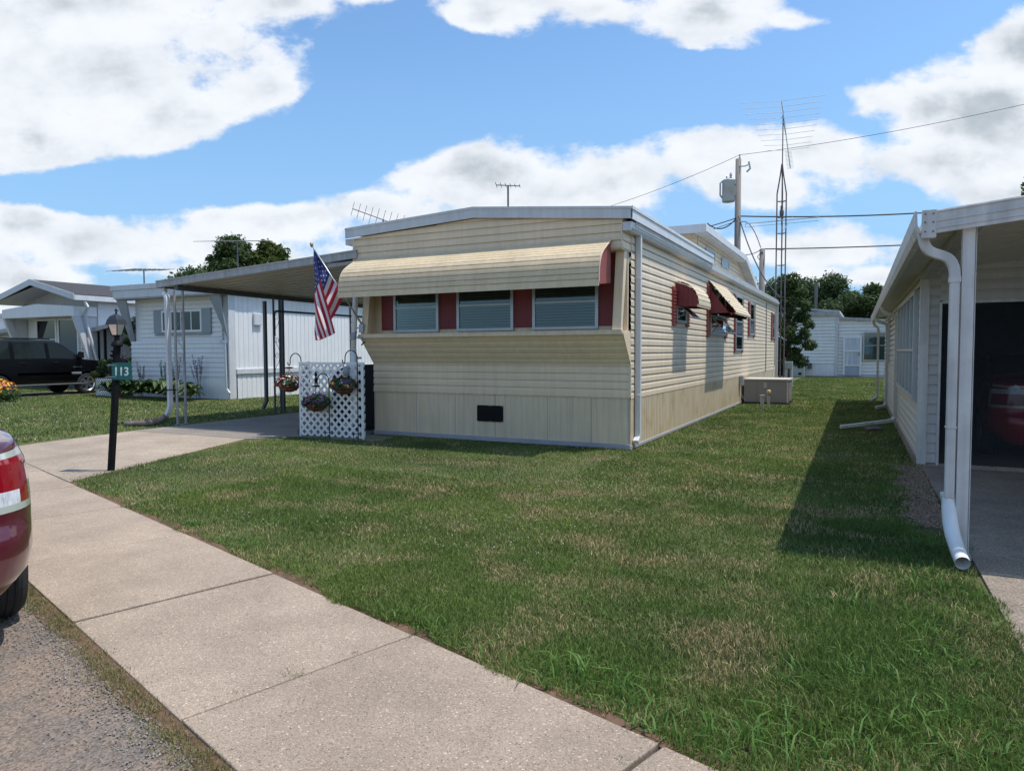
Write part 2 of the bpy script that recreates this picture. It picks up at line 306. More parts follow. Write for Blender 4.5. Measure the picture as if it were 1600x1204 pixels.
def roadmat():
    m = bpy.data.materials.new('worn chip road'); m.use_nodes = True; t = m.node_tree; n = t.nodes; l = t.links.new
    p = n['Principled BSDF']; p.inputs['Roughness'].default_value = .95
    tcn = n.new('ShaderNodeTexCoord'); P = tcn.outputs['Object']
    big = n.new('ShaderNodeTexNoise'); l(P, big.inputs[0]); big.inputs['Scale'].default_value = 1.7; big.inputs['Detail'].default_value = 7; big.inputs['Roughness'].default_value = .65
    vo = n.new('ShaderNodeTexVoronoi'); l(P, vo.inputs[0]); vo.inputs['Scale'].default_value = 95
    r = n.new('ShaderNodeMapRange'); l(big.outputs[0], r.inputs[0]); r.inputs[1].default_value = .42; r.inputs[2].default_value = .62
    a = n.new('ShaderNodeMix'); a.data_type = 'RGBA'; l(r.outputs[0], a.inputs[0]); a.inputs[6].default_value = (.21, .155, .115, 1); a.inputs[7].default_value = (.13, .112, .10, 1)
    b = n.new('ShaderNodeVectorMath'); b.operation = 'MULTIPLY_ADD'; l(vo.outputs['Color'], b.inputs[0]); b.inputs[1].default_value = (.75, .75, .75); b.inputs[2].default_value = (.62, .62, .62)
    sx = n.new('ShaderNodeSeparateXYZ'); l(b.outputs[0], sx.inputs[0]); sc = n.new('ShaderNodeVectorMath'); sc.operation = 'SCALE'; l(a.outputs[2], sc.inputs[0]); l(sx.outputs[0], sc.inputs[3])
    l(sc.outputs[0], p.inputs['Base Color'])
    bn = n.new('ShaderNodeBump'); bn.inputs['Strength'].default_value = .9; bn.inputs['Distance'].default_value = .006; l(vo.outputs['Distance'], bn.inputs['Height']); l(bn.outputs[0], p.inputs['Normal'])
    return m
M['road'] = roadmat()

# ------------------------------------------------------------------ geometry helpers
V = Vector
class MB:
    def __init__(s): s.v = []; s.f = []; s.m = []
    def add(s, vs, fs, m=0):
        b = len(s.v); s.v += [tuple(v) for v in vs]; s.f += [tuple(i+b for i in f) for f in fs]; s.m += [m]*len(fs); return s
    def box(s, a, b, m=0):
        x0, y0, z0 = a; x1, y1, z1 = b
        return s.add([(x0,y0,z0),(x1,y0,z0),(x1,y1,z0),(x0,y1,z0),(x0,y0,z1),(x1,y0,z1),(x1,y1,z1),(x0,y1,z1)],
                     [(0,3,2,1),(4,5,6,7),(0,1,5,4),(1,2,6,5),(2,3,7,6),(3,0,4,7)], m)
    def prism(s, pts, d, m=0):            # pts: planar 3d polygon, d: extrusion vector
        n = len(pts); d = V(d); A = [V(p) for p in pts]; B = [p+d for p in A]
        return s.add(A+B, [tuple(range(n))[::-1], tuple(range(n, 2*n))]+[(i, (i+1) % n, n+(i+1) % n, n+i) for i in range(n)], m)
    def tube(s, path, r, n=8, m=0, sq=None, cap=True):      # round tube, or rectangular if sq=(w,h)
        P = [V(p) for p in path]; k = len(P); rr = r if isinstance(r, (list, tuple)) else [r]*k
        vs = []; ref = V((0, 0, 1)); prev = None
        for i, p in enumerate(P):
            t = (P[min(i+1, k-1)]-P[max(i-1, 0)]).normalized()
            if prev is None: a = t.cross(ref if abs(t.z) < .9 else V((1, 0, 0))).normalized()
            else: a = (prev-t*prev.dot(t)).normalized()
            prev = a; b = t.cross(a)
            if sq:
                for (u, w_) in ((-1,-1),(1,-1),(1,1),(-1,1)): vs.append(p+a*u*sq[0]/2+b*w_*sq[1]/2)
            else:
                for j in range(n):
                    an = 2*math.pi*j/n; vs.append(p+(a*math.cos(an)+b*math.sin(an))*rr[i])
        q = 4 if sq else n; fs = []
        for i in range(k-1):
            for j in range(q): fs.append((i*q+j, i*q+(j+1) % q, (i+1)*q+(j+1) % q, (i+1)*q+j))
        if cap: fs += [tuple(range(q))[::-1], tuple(range((k-1)*q, k*q))]
        return s.add(vs, fs, m)
    def lathe(s, c, prof, n=16, m=0, axis='z', caps=(1, 1)):             # prof: (r, h)
        vs = []
        for (r, h) in prof:
            for j in range(n):
                an = 2*math.pi*j/n; x, y = r*math.cos(an), r*math.sin(an)
                vs.append((c[0]+x, c[1]+y, c[2]+h) if axis == 'z' else (c[0]+h, c[1]+x, c[2]+y) if axis == 'x' else (c[0]+x, c[1]+h, c[2]+y))
        k = len(prof)
        fs = [(i*n+j, i*n+(j+1) % n, (i+1)*n+(j+1) % n, (i+1)*n+j) for i in range(k-1) for j in range(n)]
        if caps[0]: fs.append(tuple(range(n))[::-1])
        if caps[1]: fs.append(tuple(range((k-1)*n, k*n)))
        return s.add(vs, fs, m)
    def grid(s, fn, us, vs_, m=0, mf=None):
        a, b = len(us), len(vs_); vs = [fn(u, v) for u in us for v in vs_]; base = len(s.v)
        s.v += [tuple(v) for v in vs]
        for i in range(a-1):
            for j in range(b-1):
                s.f.append((base+i*b+j, base+(i+1)*b+j, base+(i+1)*b+j+1, base+i*b+j+1)); s.m.append(mf(i, j) if mf else m)
        return s
    def build(s, name, mats, parent=None, smooth=False, bevel=0, clips=None, label=None, inv=None):
        me = bpy.data.meshes.new(name); me.from_pydata(s.v, [], s.f); me.validate()
        for mt in (mats if isinstance(mats, (list, tuple)) else [mats]): me.materials.append(mt)
        if len(me.polygons) == len(s.m): me.polygons.foreach_set('material_index', s.m)
        bm = bmesh.new(); bm.from_mesh(me)
        for (co, no) in (clips or []):
            bmesh.ops.bisect_plane(bm, geom=bm.verts[:]+bm.edges[:]+bm.faces[:], plane_co=co, plane_no=no, clear_outer=True)
        bmesh.ops.recalc_face_normals(bm, faces=bm.faces[:])
        bm.to_mesh(me); bm.free()
        if smooth: me.polygons.foreach_set('use_smooth', [True]*len(me.polygons))
        o = bpy.data.objects.new(name, me); col.objects.link(o)
        if parent is not None:
            o.parent = parent
            if parent.get('world'): o.matrix_parent_inverse = Matrix(parent['inv'])
        if bevel:
            b = o.modifiers.new('bevel', 'BEVEL'); b.width = bevel; b.segments = 2; b.limit_method = 'ANGLE'
        if label: o['label'] = label
        return o
def tag(o, label=None, cat=None, group=None, kind=None):
    for k, v in (('label', label), ('category', cat), ('group', group), ('kind', kind)):
        if v: o[k] = v
    return o
ROOTS = {}
def thing(name, label, cat, loc=(0, 0, 0), rz=0, group=None, world=True):
    o = bpy.data.objects.new(name, None); o.empty_display_size = .2; col.objects.link(o); o.location = loc; o.rotation_euler = (0, 0, rz)
    tag(o, label, cat, group)
    if world:
        inv = (Matrix.Translation(loc) @ Matrix.Rotation(rz, 4, 'Z')).inverted(); o['world'] = 1; o['inv'] = [list(r) for r in inv]
    return o
def copy_tree(src, parent=None):
    c = src.copy(); col.objects.link(c)
    if parent: c.parent = parent
    for ch in [x for x in bpy.data.objects if x.parent == src]: copy_tree(ch, c)
    return c
def struct(o): o['kind'] = 'structure'; return o

def laps(o, u, w_, n, wid, hgt, pitch, d=.014, gap=.0055, gd=.012, start=0.):
    """lap siding on a plane: o origin, u along, w_ up the wall, n outwards"""
    o, u, w_, n = V(o), V(u).normalized(), V(w_).normalized(), V(n).normalized(); mb = MB(); h = start; i = 0
    prof = []
    while h < hgt-1e-4:
        h1 = min(h+pitch, hgt); dd = d
        prof += [(h, -gd), (h+gap, -gd), (h+gap, dd), (h+pitch*.58, dd*.88), (h+pitch*.66, dd*.72), (h1-.001, -gd*.4)]; h = h1; i += 1
    prof.append((hgt, 0))
    for (a, b) in zip(prof[:-1], prof[1:]):
        p = [o+w_*a[0]+n*a[1], o+u*wid+w_*a[0]+n*a[1], o+u*wid+w_*b[0]+n*b[1], o+w_*b[0]+n*b[1]]
        mb.add(p, [(0, 1, 2, 3)])
    return mb
def ribs(o, u, w_, n, wid, hgt, pitch, d=.01, g=.12):
    """vertical ribbed panel"""
    o, u, w_, n = V(o), V(u).normalized(), V(w_).normalized(), V(n).normalized(); mb = MB(); x = 0; prof = []
    while x < wid-1e-4:
        x1 = min(x+pitch, wid)
        prof += [(x, d), (x1-pitch*g*2, d), (x1-pitch*g*1.5, 0), (x1-pitch*g*.5, 0)] if x1-x > pitch*.6 else [(x, d)]; x = x1
    prof.append((wid, d))
    for (a, b) in zip(prof[:-1], prof[1:]):
        mb.add([o+u*a[0]+n*a[1], o+u*b[0]+n*b[1], o+u*b[0]+n*b[1]+w_*hgt, o+u*a[0]+n*a[1]+w_*hgt], [(0, 1, 2, 3)])
    return mb
def P3(o, u, n):                                            # local frame -> box helper on a wall
    o, u, n = V(o), V(u).normalized(), V(n).normalized(); z = V((0, 0, 1))
    def bx(mb, u0, u1, z0, z1, n0, n1, m=0):
        c = [o+u*a+z*b+n*c_ for c_ in (n0, n1) for b in (z0, z1) for a in (u0, u1)]
        return mb.add(c, [(0,1,3,2),(4,6,7,5),(0,4,5,1),(2,3,7,6),(0,2,6,4),(1,5,7,3)], m)
    return bx
def window(par, o, u, n, wd, z0, z1, fw_=.05, rails=(), mull=(), fr='alu', back='blind', gl='glass', dep=.045, slats=True, name='window'):
    bx = P3(o, u, n); f = MB()
    bx(f, 0, fw_, z0, z1, .002, dep); bx(f, wd-fw_, wd, z0, z1, .002, dep); bx(f, fw_, wd-fw_, z0, z0+fw_, .002, dep); bx(f, fw_, wd-fw_, z1-fw_, z1, .002, dep)
    for r in rails: bx(f, fw_, wd-fw_, r-.018, r+.018, .004, dep-.006)
    for r in mull: bx(f, r-.018, r+.018, z0+fw_, z1-fw_, .004, dep-.004)
    fo = f.build(name, M[fr], par, bevel=.003)
    g = MB(); bx(g, fw_, wd-fw_, z0+fw_, z1-fw_, dep*.55, dep*.55+.003); g.build('pane', M[gl], fo)
    b = MB(); bx(b, fw_, wd-fw_, z0+fw_, z1-fw_, .003, .006, 1 if back == 'blind' else 0)
    if back == 'blind' and slats:
        z = z0+fw_+.01
        while z < z1-fw_-.02: bx(b, fw_+.01, wd-fw_-.01, z, z+.034, .006, .016); z += .045
    b.build('blind' if back == 'blind' else 'curtain' if back == 'curtain' else 'dark_interior', [M[back], M['room']], fo)
    return fo
exec_later = []
def cr(xs, ys, x):                        # smooth interpolation through key points
    x = max(xs[0], min(xs[-1], x)); i = max(0, min(len(xs)-2, int(np.searchsorted(xs, x, side='right')-1)))
    x0, x1 = xs[i], xs[i+1]; t = (x-x0)/(x1-x0); y0, y1 = ys[i], ys[i+1]
    m0 = (y1-ys[i-1])/(x1-xs[i-1])*(x1-x0) if i > 0 else (y1-y0); m1 = (ys[i+2]-y0)/(xs[i+2]-x0)*(x1-x0) if i+2 < len(xs) else (y1-y0)
    if i > 0 and (y0-ys[i-1])*(y1-y0) <= 0: m0 = 0
    if i+2 < len(xs) and (y1-y0)*(ys[i+2]-y1) <= 0: m1 = 0
    return (2*t**3-3*t**2+1)*y0+(t**3-2*t**2+t)*m0+(-2*t**3+3*t**2)*y1+(t**3-t**2)*m1
cr_ = cr
# ------------------------------------------------------------------ ground, road, paths
SU = V((-.955, .297, 0)).normalized(); SN = V((.297, .955, 0)).normalized()
def S(s, n, z=0): p = SU*s+SN*n; return (p.x, p.y, z)
struct(MB().add([(-400,-200,-.06),(400,-200,-.06),(400,600,-.06),(-400,600,-.06)], [(0,1,2,3)]).build('ground', M['soil']))
struct(MB().add([S(-60,2.33,-.012),S(90,2.33,-.012),S(260,500,-.012),S(-260,500,-.012)], [(3,2,1,0)]).build('lawn', M['turfsoil']))
struct(MB().add([S(-60,1.075,-.03),S(90,1.075,-.03),S(90,-9,-.03),S(-60,-9,-.03)], [(0,1,2,3)]).build('road', M['road']))
struct(MB().add([S(-60,-9,-.02),S(90,-9,-.02),S(90,-200,-.02),S(-60,-200,-.02)], [(0,1,2,3)]).build('far_verge', M['turfsoil']))
mb = MB(); s = -9.27; k = 0
while s < 40:
    g = .007; dz = rnd.uniform(-.004, .004)
    if abs(s-3.0) < .2: dz = -.006
    g = .011 if abs(s-3.0) < 1.6 else .008; a, b = s+g, s+1.527-g
    mb.prism([S(a,1.09,-.05),S(b,1.09,-.05),S(b,2.29,-.05),S(a,2.29,-.05)], (0,0,.05+dz)); s += 1.527
struct(mb.build('sidewalk', M['concrete'], bevel=.006))
# driveway apron (light), carport pad (grey)
def slab(name, pts, z, mat, th=.05): return struct(MB().prism([(x, y, z-th) for x, y in pts], (0, 0, th)).build(name, mat, bevel=.005))
e = [S(9.42,2.30)[:2], S(13.4,2.30)[:2]]
mb = MB()
mb.prism([(*e[0],-.05),(-9.0,7.0,-.05),(-12.38,7.0,-.05),(*e[1],-.05)], (0,0,.052))
mb.prism([(-9.005,7.012,-.05),(-9.66,8.85,-.05),(-12.62,8.85,-.05),(-12.385,7.012,-.05)], (0,0,.05))
struct(mb.build('driveway', M['concrete2'], bevel=.005))
slab('carport_pad', [(-9.66,8.86),(-9.0,9.52),(-7.4,9.60),(-7.4,10.2),(-8.2,10.3),(-8.2,26),(-12.75,26),(-12.63,8.86)], .004, M['padc'])
slab('right_driveway', [(.74,1.9),(.70,6.5),(.66,10.45),(8,10.4),(8,1.9)], .006, M['rhdrive'], .06)
struct(MB().box((-26.45,5,-.05),(-25.75,30,.0)).box((-28.35,5,-.05),(-27.65,30,.0)).build('wheel_tracks', M['padc']))

# ------------------------------------------------------------------ the cream home
XR, XL, YF = -3.21, -8.03, 10.39
h = thing('mobile_home', 'cream sided mobile home with a long curved awning over its red panelled front windows', 'house', (-5.6, 19.8, 0))
# base, skirting
MB().box((XL-.01,YF-.03,0),(XR+.012,YF+.02,.075)).box((XR-.01,YF+.02,0),(XR+.02,29.3,.05)).build('base_trim', M['kerb'], h, bevel=.004)
ribs((XL,YF,.07),(1,0,0),(0,0,1),(0,-1,0),4.82,.74,.1,.006,.1).build('front_skirting', M['skirt'], h)
j = MB(); b0 = P3((XL,YF,0),(1,0,0),(0,-1,0))
for x in (.02,.92,1.72,2.5,3.45,4.2,4.80): b0(j, x-.002, x+.006, .07, .805, .004, .0085)
j.build('skirting_joint', M['kerb'], h)
ribs((XR,YF,.05),(0,1,0),(0,0,1),(1,0,0),18.9,.72,.1,.008,.16).build('side_skirting', M['skirt_side'], h)
MB().box((XL,YF+.05,.0),(XL+.05,29.3,.8)).box((XL,29.25,0),(XR,29.3,3.4)).build('rear_wall', M['cream'], h)
# lower front: vertical then leaning outwards
laps((XL,YF-.012,.80),(1,0,0),(0,0,1),(0,-1,0),4.82,.50,.118,.013).build('lower_front_siding', M['cream_front'], h)
sv = V((0,-.40,.50)); sn = V((0,-.5,-.4)).normalized()
laps((XL,YF-.012,1.30),(1,0,0),sv,sn,4.82,sv.length,.118,.013).build('leaning_front_siding', M['cream_front'], h)
mb = MB(); mb.box((XL-.012,9.955,1.775),(XR+.012,10.33,1.806)).box((XL-.015,9.95,1.745),(XR+.015,9.972,1.79))
mb.build('sill_ledge', M['cream'], h, bevel=.004)
MB().box((XL-.004,YF-.028,.785),(XR+.004,YF-.004,.81)).build('siding_starter', M['cream'], h)
# bump-out cheeks
for x, sx in ((XL, -1), (XR, 1)):
    mb = MB(); x0, x1 = (x-.012, x+.006) if sx < 0 else (x-.006, x+.014)
    mb.prism([(x0,YF,1.28),(x0,YF-.41,1.785),(x0,YF-.02,1.785)], (x1-x0,0,0))
    # leaning corner board and recessed cheek beside the windows
    xa = x+.02 if sx < 0 else x-.155
    mb.prism([(xa,9.99,1.80),(xa,10.07,1.80),(xa,10.30,3.03),(xa,10.16,3.03)], (.135,0,0))
    mb.prism([(xa+.05,10.07,1.80),(xa+.05,10.35,1.80),(xa+.05,10.35,3.03),(xa+.05,10.25,3.03)], (.02,0,0))
    mb.build('cheek_board', M['cream_front'], h, bevel=.004)
# window wall
MB().box((XL+.02,10.31,1.80),(XR-.02,10.36,3.05)).build('window_wall', M['cream'], h)
YW = 10.305; bw = P3((0,YW,0),(1,0,0),(0,-1,0))
for (a, b) in ((-7.78,-7.50),(-6.56,-6.20),(-5.13,-4.79),(-3.68,-3.36)):
    m_ = MB(); bw(m_, a, b, 1.885, 3.0, .002, .008)
    x = a+.05
    while x < b-.02: bw(m_, x, x+.012, 1.885, 3.0, .008, .010); x += .06
    m_.build('red_panel', M['red'], h)
for (a, b) in ((-7.50,-6.56),(-6.20,-5.13),(-4.79,-3.68)):
    window(h, (a,YW,0), (1,0,0), (0,-1,0), b-a, 1.84, 2.98, .05, rails=(2.27,), back='blind', fr='alu')
# upper front box
ux0, ux1 = -8.14, -3.215
rz = lambda x: 3.50+.135*(x+8.14)/2.46 if x < -5.68 else 3.635-.19*(x+5.68)/2.46
cl = [((-5.68,0,3.635), V((-.135,0,2.46))), ((-5.68,0,3.635), V((.19,0,2.46)))]
o_ = laps((ux0,9.995,3.0),(1,0,0),(0,0,1),(0,-1,0),ux1-ux0,.7,.118,.013).build('upper_front_siding', M['cream_front'], h, clips=cl)
laps((ux1,9.995,3.0),(0,1,0),(0,0,1),(1,0,0),.42,.42,.118,.010).build('upper_return_siding', M['cream_front'], h)
MB().box((ux0+.005,9.996,2.985),(ux1-.004,10.40,3.004)).box((ux0-.006,9.972,2.98),(ux0+.03,10.39,3.5)).box((ux1-.012,9.975,2.99),(ux1+.006,9.998,3.46)).build('upper_box_trim', M['cream_front'], h)
# side wall siding (seen on the right), left side siding
laps((XR,YF+.0,.765),(0,1,0),(0,0,1),(1,0,0),18.9,2.60,.118,.013).build('side_siding', M['cream'], h)
laps((XL,29.3,.80),(0,-1,0),(0,0,1),(-1,0,0),18.9,2.60,.118,.013).build('left_side_siding', M['cream'], h)
MB().box((XR-.03,YF-.02,.8),(XR+.018,YF+.012,1.30)).box((XR-.03,29.27,.05),(XR+.022,29.32,3.35)).build('corner_trim', M['cream'], h)
# roof bodies and fascias
def roofprism(mb, y0, y1, x0, x1, zl, zp, zr, xp, th):
    mb.prism([(x0,y0,zl-th),(xp,y0,zp-th),(x1,y0,zr-th),(x1,y0,zr),(xp,y0,zp),(x0,y0,zl)], (0,y1-y0,0))
mb = MB(); roofprism(mb, 9.96, 16.0, -8.26, -3.07, 3.66, 3.80, 3.565, -5.68, .07)
roofprism(mb, 16.0, 29.4, -8.15, -3.19, 3.45, 3.60, 3.42, -5.68, .07)
mb.build('roof', M['roofgrey'], h)
mb = MB(); th = .175
for a, b, za, zb in ((-8.28,-5.68,3.68,3.815),(-5.68,-3.05,3.815,3.58)):
    mb.prism([(a,9.93,za-th),(b,9.93,zb-th),(b,9.93,zb),(a,9.93,za)], (0,.028,0))
    mb.prism([(a,9.92,za-.04),(b,9.92,zb-.04),(b,9.92,zb),(a,9.92,za)], (0,.012,0))
mb.prism([(-3.068,9.93,3.40),(-3.05,9.93,3.40),(-3.05,9.93,3.58),(-3.068,9.93,3.58)], (0,6.05,0))
mb.prism([(-3.05,9.92,3.535),(-3.035,9.92,3.535),(-3.035,9.92,3.585),(-3.05,9.92,3.585)], (0,6.05,0))
mb.prism([(-3.068,15.98,3.40),(-3.05,15.98,3.40),(-3.05,15.98,3.58),(-3.30,15.98,3.60)], (0,.02,0))
mb.build('fascia', M['trimwhite'], h, bevel=.003)
MB().box((-3.24,10.2,3.33),(-3.07,15.97,3.41)).build('soffit', M['trimgrey'], h)
mb = MB(); pr = [(-3.205,3.37),(-3.205,3.25),(-3.12,3.25),(-3.085,3.30),(-3.075,3.375),(-3.095,3.375),(-3.10,3.30),(-3.125,3.265),(-3.19,3.265),(-3.19,3.37)]
mb.prism([(x,9.99,z) for x, z in pr], (0,19.4,0)); mb.box((-3.205,9.98,3.25),(-3.08,9.992,3.372))
mb.build('gutter', M['trimwhite'], h)
MB().box((-3.25,16.0,3.36),(-3.12,29.38,3.46)).build('roof_edge', M['trimgrey'], h, bevel=.006)
mb = MB().tube([(-3.15,10.62,3.27),(-3.15,10.62,.22),(-3.15,10.60,.16),(-3.15,10.50,.10)], .04, sq=(.07,.085))
for z in (2.6,.82): mb.box((-3.195,10.565,z),(-3.105,10.675,z+.012))
mb.build('downspout', M['trimwhite'], h, bevel=.006)
MB().tube([(-3.15,29.36,3.3),(-3.15,29.36,.1)], .04, sq=(.07,.08)).build('downspout', M['trimwhite'], h)
MB().tube([(-8.13,9.93,1.55),(-8.13,9.93,.40),(-8.14,9.92,.28),(-8.19,9.89,.2),(-8.28,9.86,.17)], .055, 12).tube([(-8.10,10.1,3.45),(-8.13,9.98,2.2),(-8.13,9.93,1.55)], .05, 12).build('downspout', M['pvc'], h, smooth=True)
MB().box((-8.33,10.0,3.40),(-8.17,10.5,3.5)).build('gutter', M['trimwhite'], h)
# front vent
mb = MB(); bv = P3((0,YF,0),(1,0,0),(0,-1,0))
bv(mb,-5.87,-5.38,.33,.60,.002,.012); bv(mb,-5.87,-5.38,.585,.60,.012,.024); bv(mb,-5.87,-5.38,.33,.345,.012,.024); bv(mb,-5.87,-5.855,.345,.585,.012,.024); bv(mb,-5.395,-5.38,.345,.585,.012,.024)
for i in range(9): bv(mb,-5.85,-5.40,.358+i*.025,.366+i*.025,.012,.019)
vt = mb.build('vent', M['black'], h); mb = MB()
for x, z in ((-5.86,.592),(-5.62,.593),(-5.39,.592),(-5.39,.338),(-5.62,.338)): bv(mb, x-.006, x+.006, z-.006, z+.006, .024, .028)
mb.build('screw', M['alu'], vt)
MB().tube([(-7.95,9.93,1.62),(-7.88,9.94,1.68)], .012, 6).build('hook', M['black'], h)
# long front awning: corrugated, curved
prof = []
for i in range(40):
    t = i/39
    # path from the wall (n=0,z=3.12) outwards and curling down to (n=.62,z=2.44)
    a = math.radians(28+62*t**1.6); prof.append((a,))
kp = [(0,3.13),(.14,3.055),(.28,2.975),(.39,2.905),(.465,2.83),(.515,2.73),(.54,2.61),(.55,2.46)]
kx = np.array([p[0] for p in kp]); kz = np.array([p[1] for p in kp]); kt = np.concatenate([[0], np.cumsum(np.hypot(np.diff(kx), np.diff(kz)))])
tt_ = np.linspace(0, kt[-1], 45); path = [(cr_(kt, kx, t), cr_(kt, kz, t)) for t in tt_]
AP = path
def corr(path, pitch=.082, d=.016):
    out = []; acc = 0
    for i, (a, b) in enumerate(path):
        if i: acc += math.hypot(a-path[i-1][0], b-path[i-1][1])
        ph = (acc % pitch)/pitch; k = d*(1-.25*ph) if ph < .78 else (-d*.4 if ph < .93 else d*.5)
        j0, j1 = max(i-1, 0), min(i+1, len(path)-1); dx, dz = path[j1][0]-path[j0][0], path[j1][1]-path[j0][1]; q = math.hypot(dx, dz) or 1
        out.append((a-dz/q*k, b+dx/q*k))
    return out
def dense(path, m=6):
    o = []
    for (a, b) in zip(path[:-1], path[1:]):
        for i in range(m): t = i/m; o.append((a[0]+(b[0]-a[0])*t, a[1]+(b[1]-a[1])*t))
    return o+[path[-1]]
cp = corr(dense(AP, 7)); ax0, ax1 = -8.02, -3.37
aw = MB().grid(lambda u, i: (ax0+(ax1-ax0)*u, 9.98-cp[int(i)][0], cp[int(i)][1]), [0, .25, .5, .75, 1], range(len(cp)))
zb_, nb_ = AP[-1][1], AP[-1][0]
aw.box((ax0,9.98-nb_-.02,zb_-.045),(ax1,9.98-nb_+.004,zb_+.01))
awo = aw.build('front_awning', M['awning'], h)
def strip(pts2, x0, x1): # edge bead along the awning end
    return MB().tube([(x, 9.98-a, b+.008) for x in ((x0+x1)/2,) for a, b in pts2[::3]+[pts2[-1]]], .012, 6)
for x0, x1 in ((ax0-.01, ax0+.012), (ax1-.012, ax1+.01)): strip(AP, x0, x1).build('edge_bead', M['awning'], awo)
pts = [(ax1-.03, 9.98-a, b-.02) for a, b in AP[::4]+[AP[-1]]]
MB().prism(pts+[(ax1-.03,9.99,zb_+.04),(ax1-.03,9.99,3.08)], (.012,0,0)).build('side_panel', M['red_sun'], awo)
pts = [(ax0+.02, 9.98-a, b-.02) for a, b in AP[::4]+[AP[-1]]]
MB().prism(pts+[(ax0+.02,9.99,2.62),(ax0+.02,9.99,3.08)], (.01,0,0)).build('side_panel', M['awning'], awo)
# side windows with their awnings and red trim
def rope(mb, y0, y1, z0, z1):                    # scalloped red shutter
    bs = P3((XR,0,0),(0,1,0),(1,0,0)); bs(mb, y0, y1, z0, z1, .012, .032)
    z = z0
    while z < z1-.05: bs(mb, y0+.01, y1-.01, z+.008, z+.045, .032, .05); z += .062
def sidewin(y0, y1, z0, z1, sh=.24, rails=(), back='room', shut=True, name='window'):
    wo_ = window(h, (XR+.012,y0,0), (0,1,0), (1,0,0), y1-y0, z0, z1, .05, rails=rails, back=back, gl='glassdark', dep=.04)
    if shut:
        for a, b in ((y0-sh, y0-.015), (y1+.015, y1+sh)):
            m_ = MB(); rope(m_, a, b, z0-.06, z1+.02); m_.build('shutter', M['red_sun'], wo_, bevel=.003)
    return wo_
def side_awning(y0, y1, ztop, zbot, dep, curve):
    mb = MB(); pth = []
    for i in range(25):
        t = i/24
        if curve: a = t*math.pi/2; pth.append((dep*math.sin(a), zbot+(ztop-zbot)*math.cos(a)**.9 if t < 1 else zbot))
        else:
            if t < .75: pth.append((dep*.78*t/.75, ztop+(zbot+.17-ztop)*t/.75))
            else: q = (t-.75)/.25; pth.append((dep*(.78+.22*q**.7), zbot+.17*(1-q)**1.0*(1-.15*q)))
    c_ = corr(dense(pth, 6), .1, .012)
    mb.grid(lambda u, i: (XR+.02+c_[int(i)][0], y0+(y1-y0)*u, c_[int(i)][1]), [0, .5, 1], range(len(c_)))
    mb.box((XR+dep-.004,y0,zbot-.03),(XR+dep+.022,y1,zbot+.012))
    ao = mb.build('side_awning', M['awning'], h)
    q = [(XR+.02+a, y0+.02, b-.03) for a, b in pth]
    if not curve: q = [(XR+.02, y0+.02, ztop-.12)]+[(XR+.02+a*.9, y0+.02, b-.14) for a, b in pth[:-3]]+[(XR+.02+dep*.95,y0+.02,zbot)]
    for yy in (y0+.02, y1-.03):
        mb = MB(); pp = [(x, yy, z) for x, _, z in q]+[(XR+.02, yy, zbot)]
        mb.prism(pp, (0,.01,0))
        x = XR+.07
        while x < XR+dep-.05:
            zt = np.interp(x, [p[0] for p in q], [p[2] for p in q]); mb.box((x,yy-.006,zbot+.004),(x+.008,yy,zt-.01)); x += .085
        mb.build('side_panel', M['red'], ao)
    if not curve:
        for t in (.28, .8): mb = MB().box((XR+dep*t*.95,y0+.0,ztop-.06-(ztop-zbot-.17)*t),(XR+dep*t*.95+.03,y0+.05,ztop-.02-(ztop-zbot-.17)*t)).build('bracket', M['whiteframe'], ao)
def sash(y0, y1, zh, ln, ang, mat='glass', frame='alu'):         # top hung pane standing open
    mb = MB(); a = R(ang); d = V((math.sin(a), 0, -math.cos(a))); p0 = V((XR+.06, y0, zh)); w_ = y1-y0
    mb.tube([p0, p0+d*ln], .01, 6).tube([p0+V((0,w_,0)), p0+V((0,w_,0))+d*ln], .01, 6).tube([p0, p0+V((0,w_,0))], .01, 6).tube([p0+d*ln, p0+d*ln+V((0,w_,0))], .012, 6)
    fo = mb.build('open_sash', M[frame], h); MB().add([p0, p0+V((0,w_,0)), p0+V((0,w_,0))+d*ln, p0+d*ln], [(0,1,2,3)]).build('pane', M[mat], fo)
sidewin(13.16, 13.95, 2.03, 2.66, .28); side_awning(13.12, 14.22, 2.78, 2.34, .42, True); sash(13.25, 13.85, 2.36, .36, 48, 'glassdark')
sidewin(16.32, 18.2, 1.87, 2.98, .32, rails=(2.3,)); side_awning(16.15, 18.35, 3.08, 2.34, .60, False)
sash(16.5, 17.9, 2.50, .24, 30, 'glassdark'); sash(16.5, 17.9, 2.24, .42, 40, 'glass', 'alu')
sidewin(19.80, 20.95, 1.50, 3.0, .17, rails=(2.3,1.9)); sidewin(22.35, 23.25, 1.98, 2.95, .26, rails=(2.45,)); sidewin(28.1, 28.7, 1.95, 2.9, .30)
MB().tube([(XR+.03,26.3,3.2),(XR+.03,26.3,.75)], .016, 6).tube([(XR+.03,28.95,3.0),(XR+.03,28.95,.9),(XR+.06,28.2,.55),(XR+.06,27.3,.5)], .012, 6).build('conduit', M['hvac'], h)
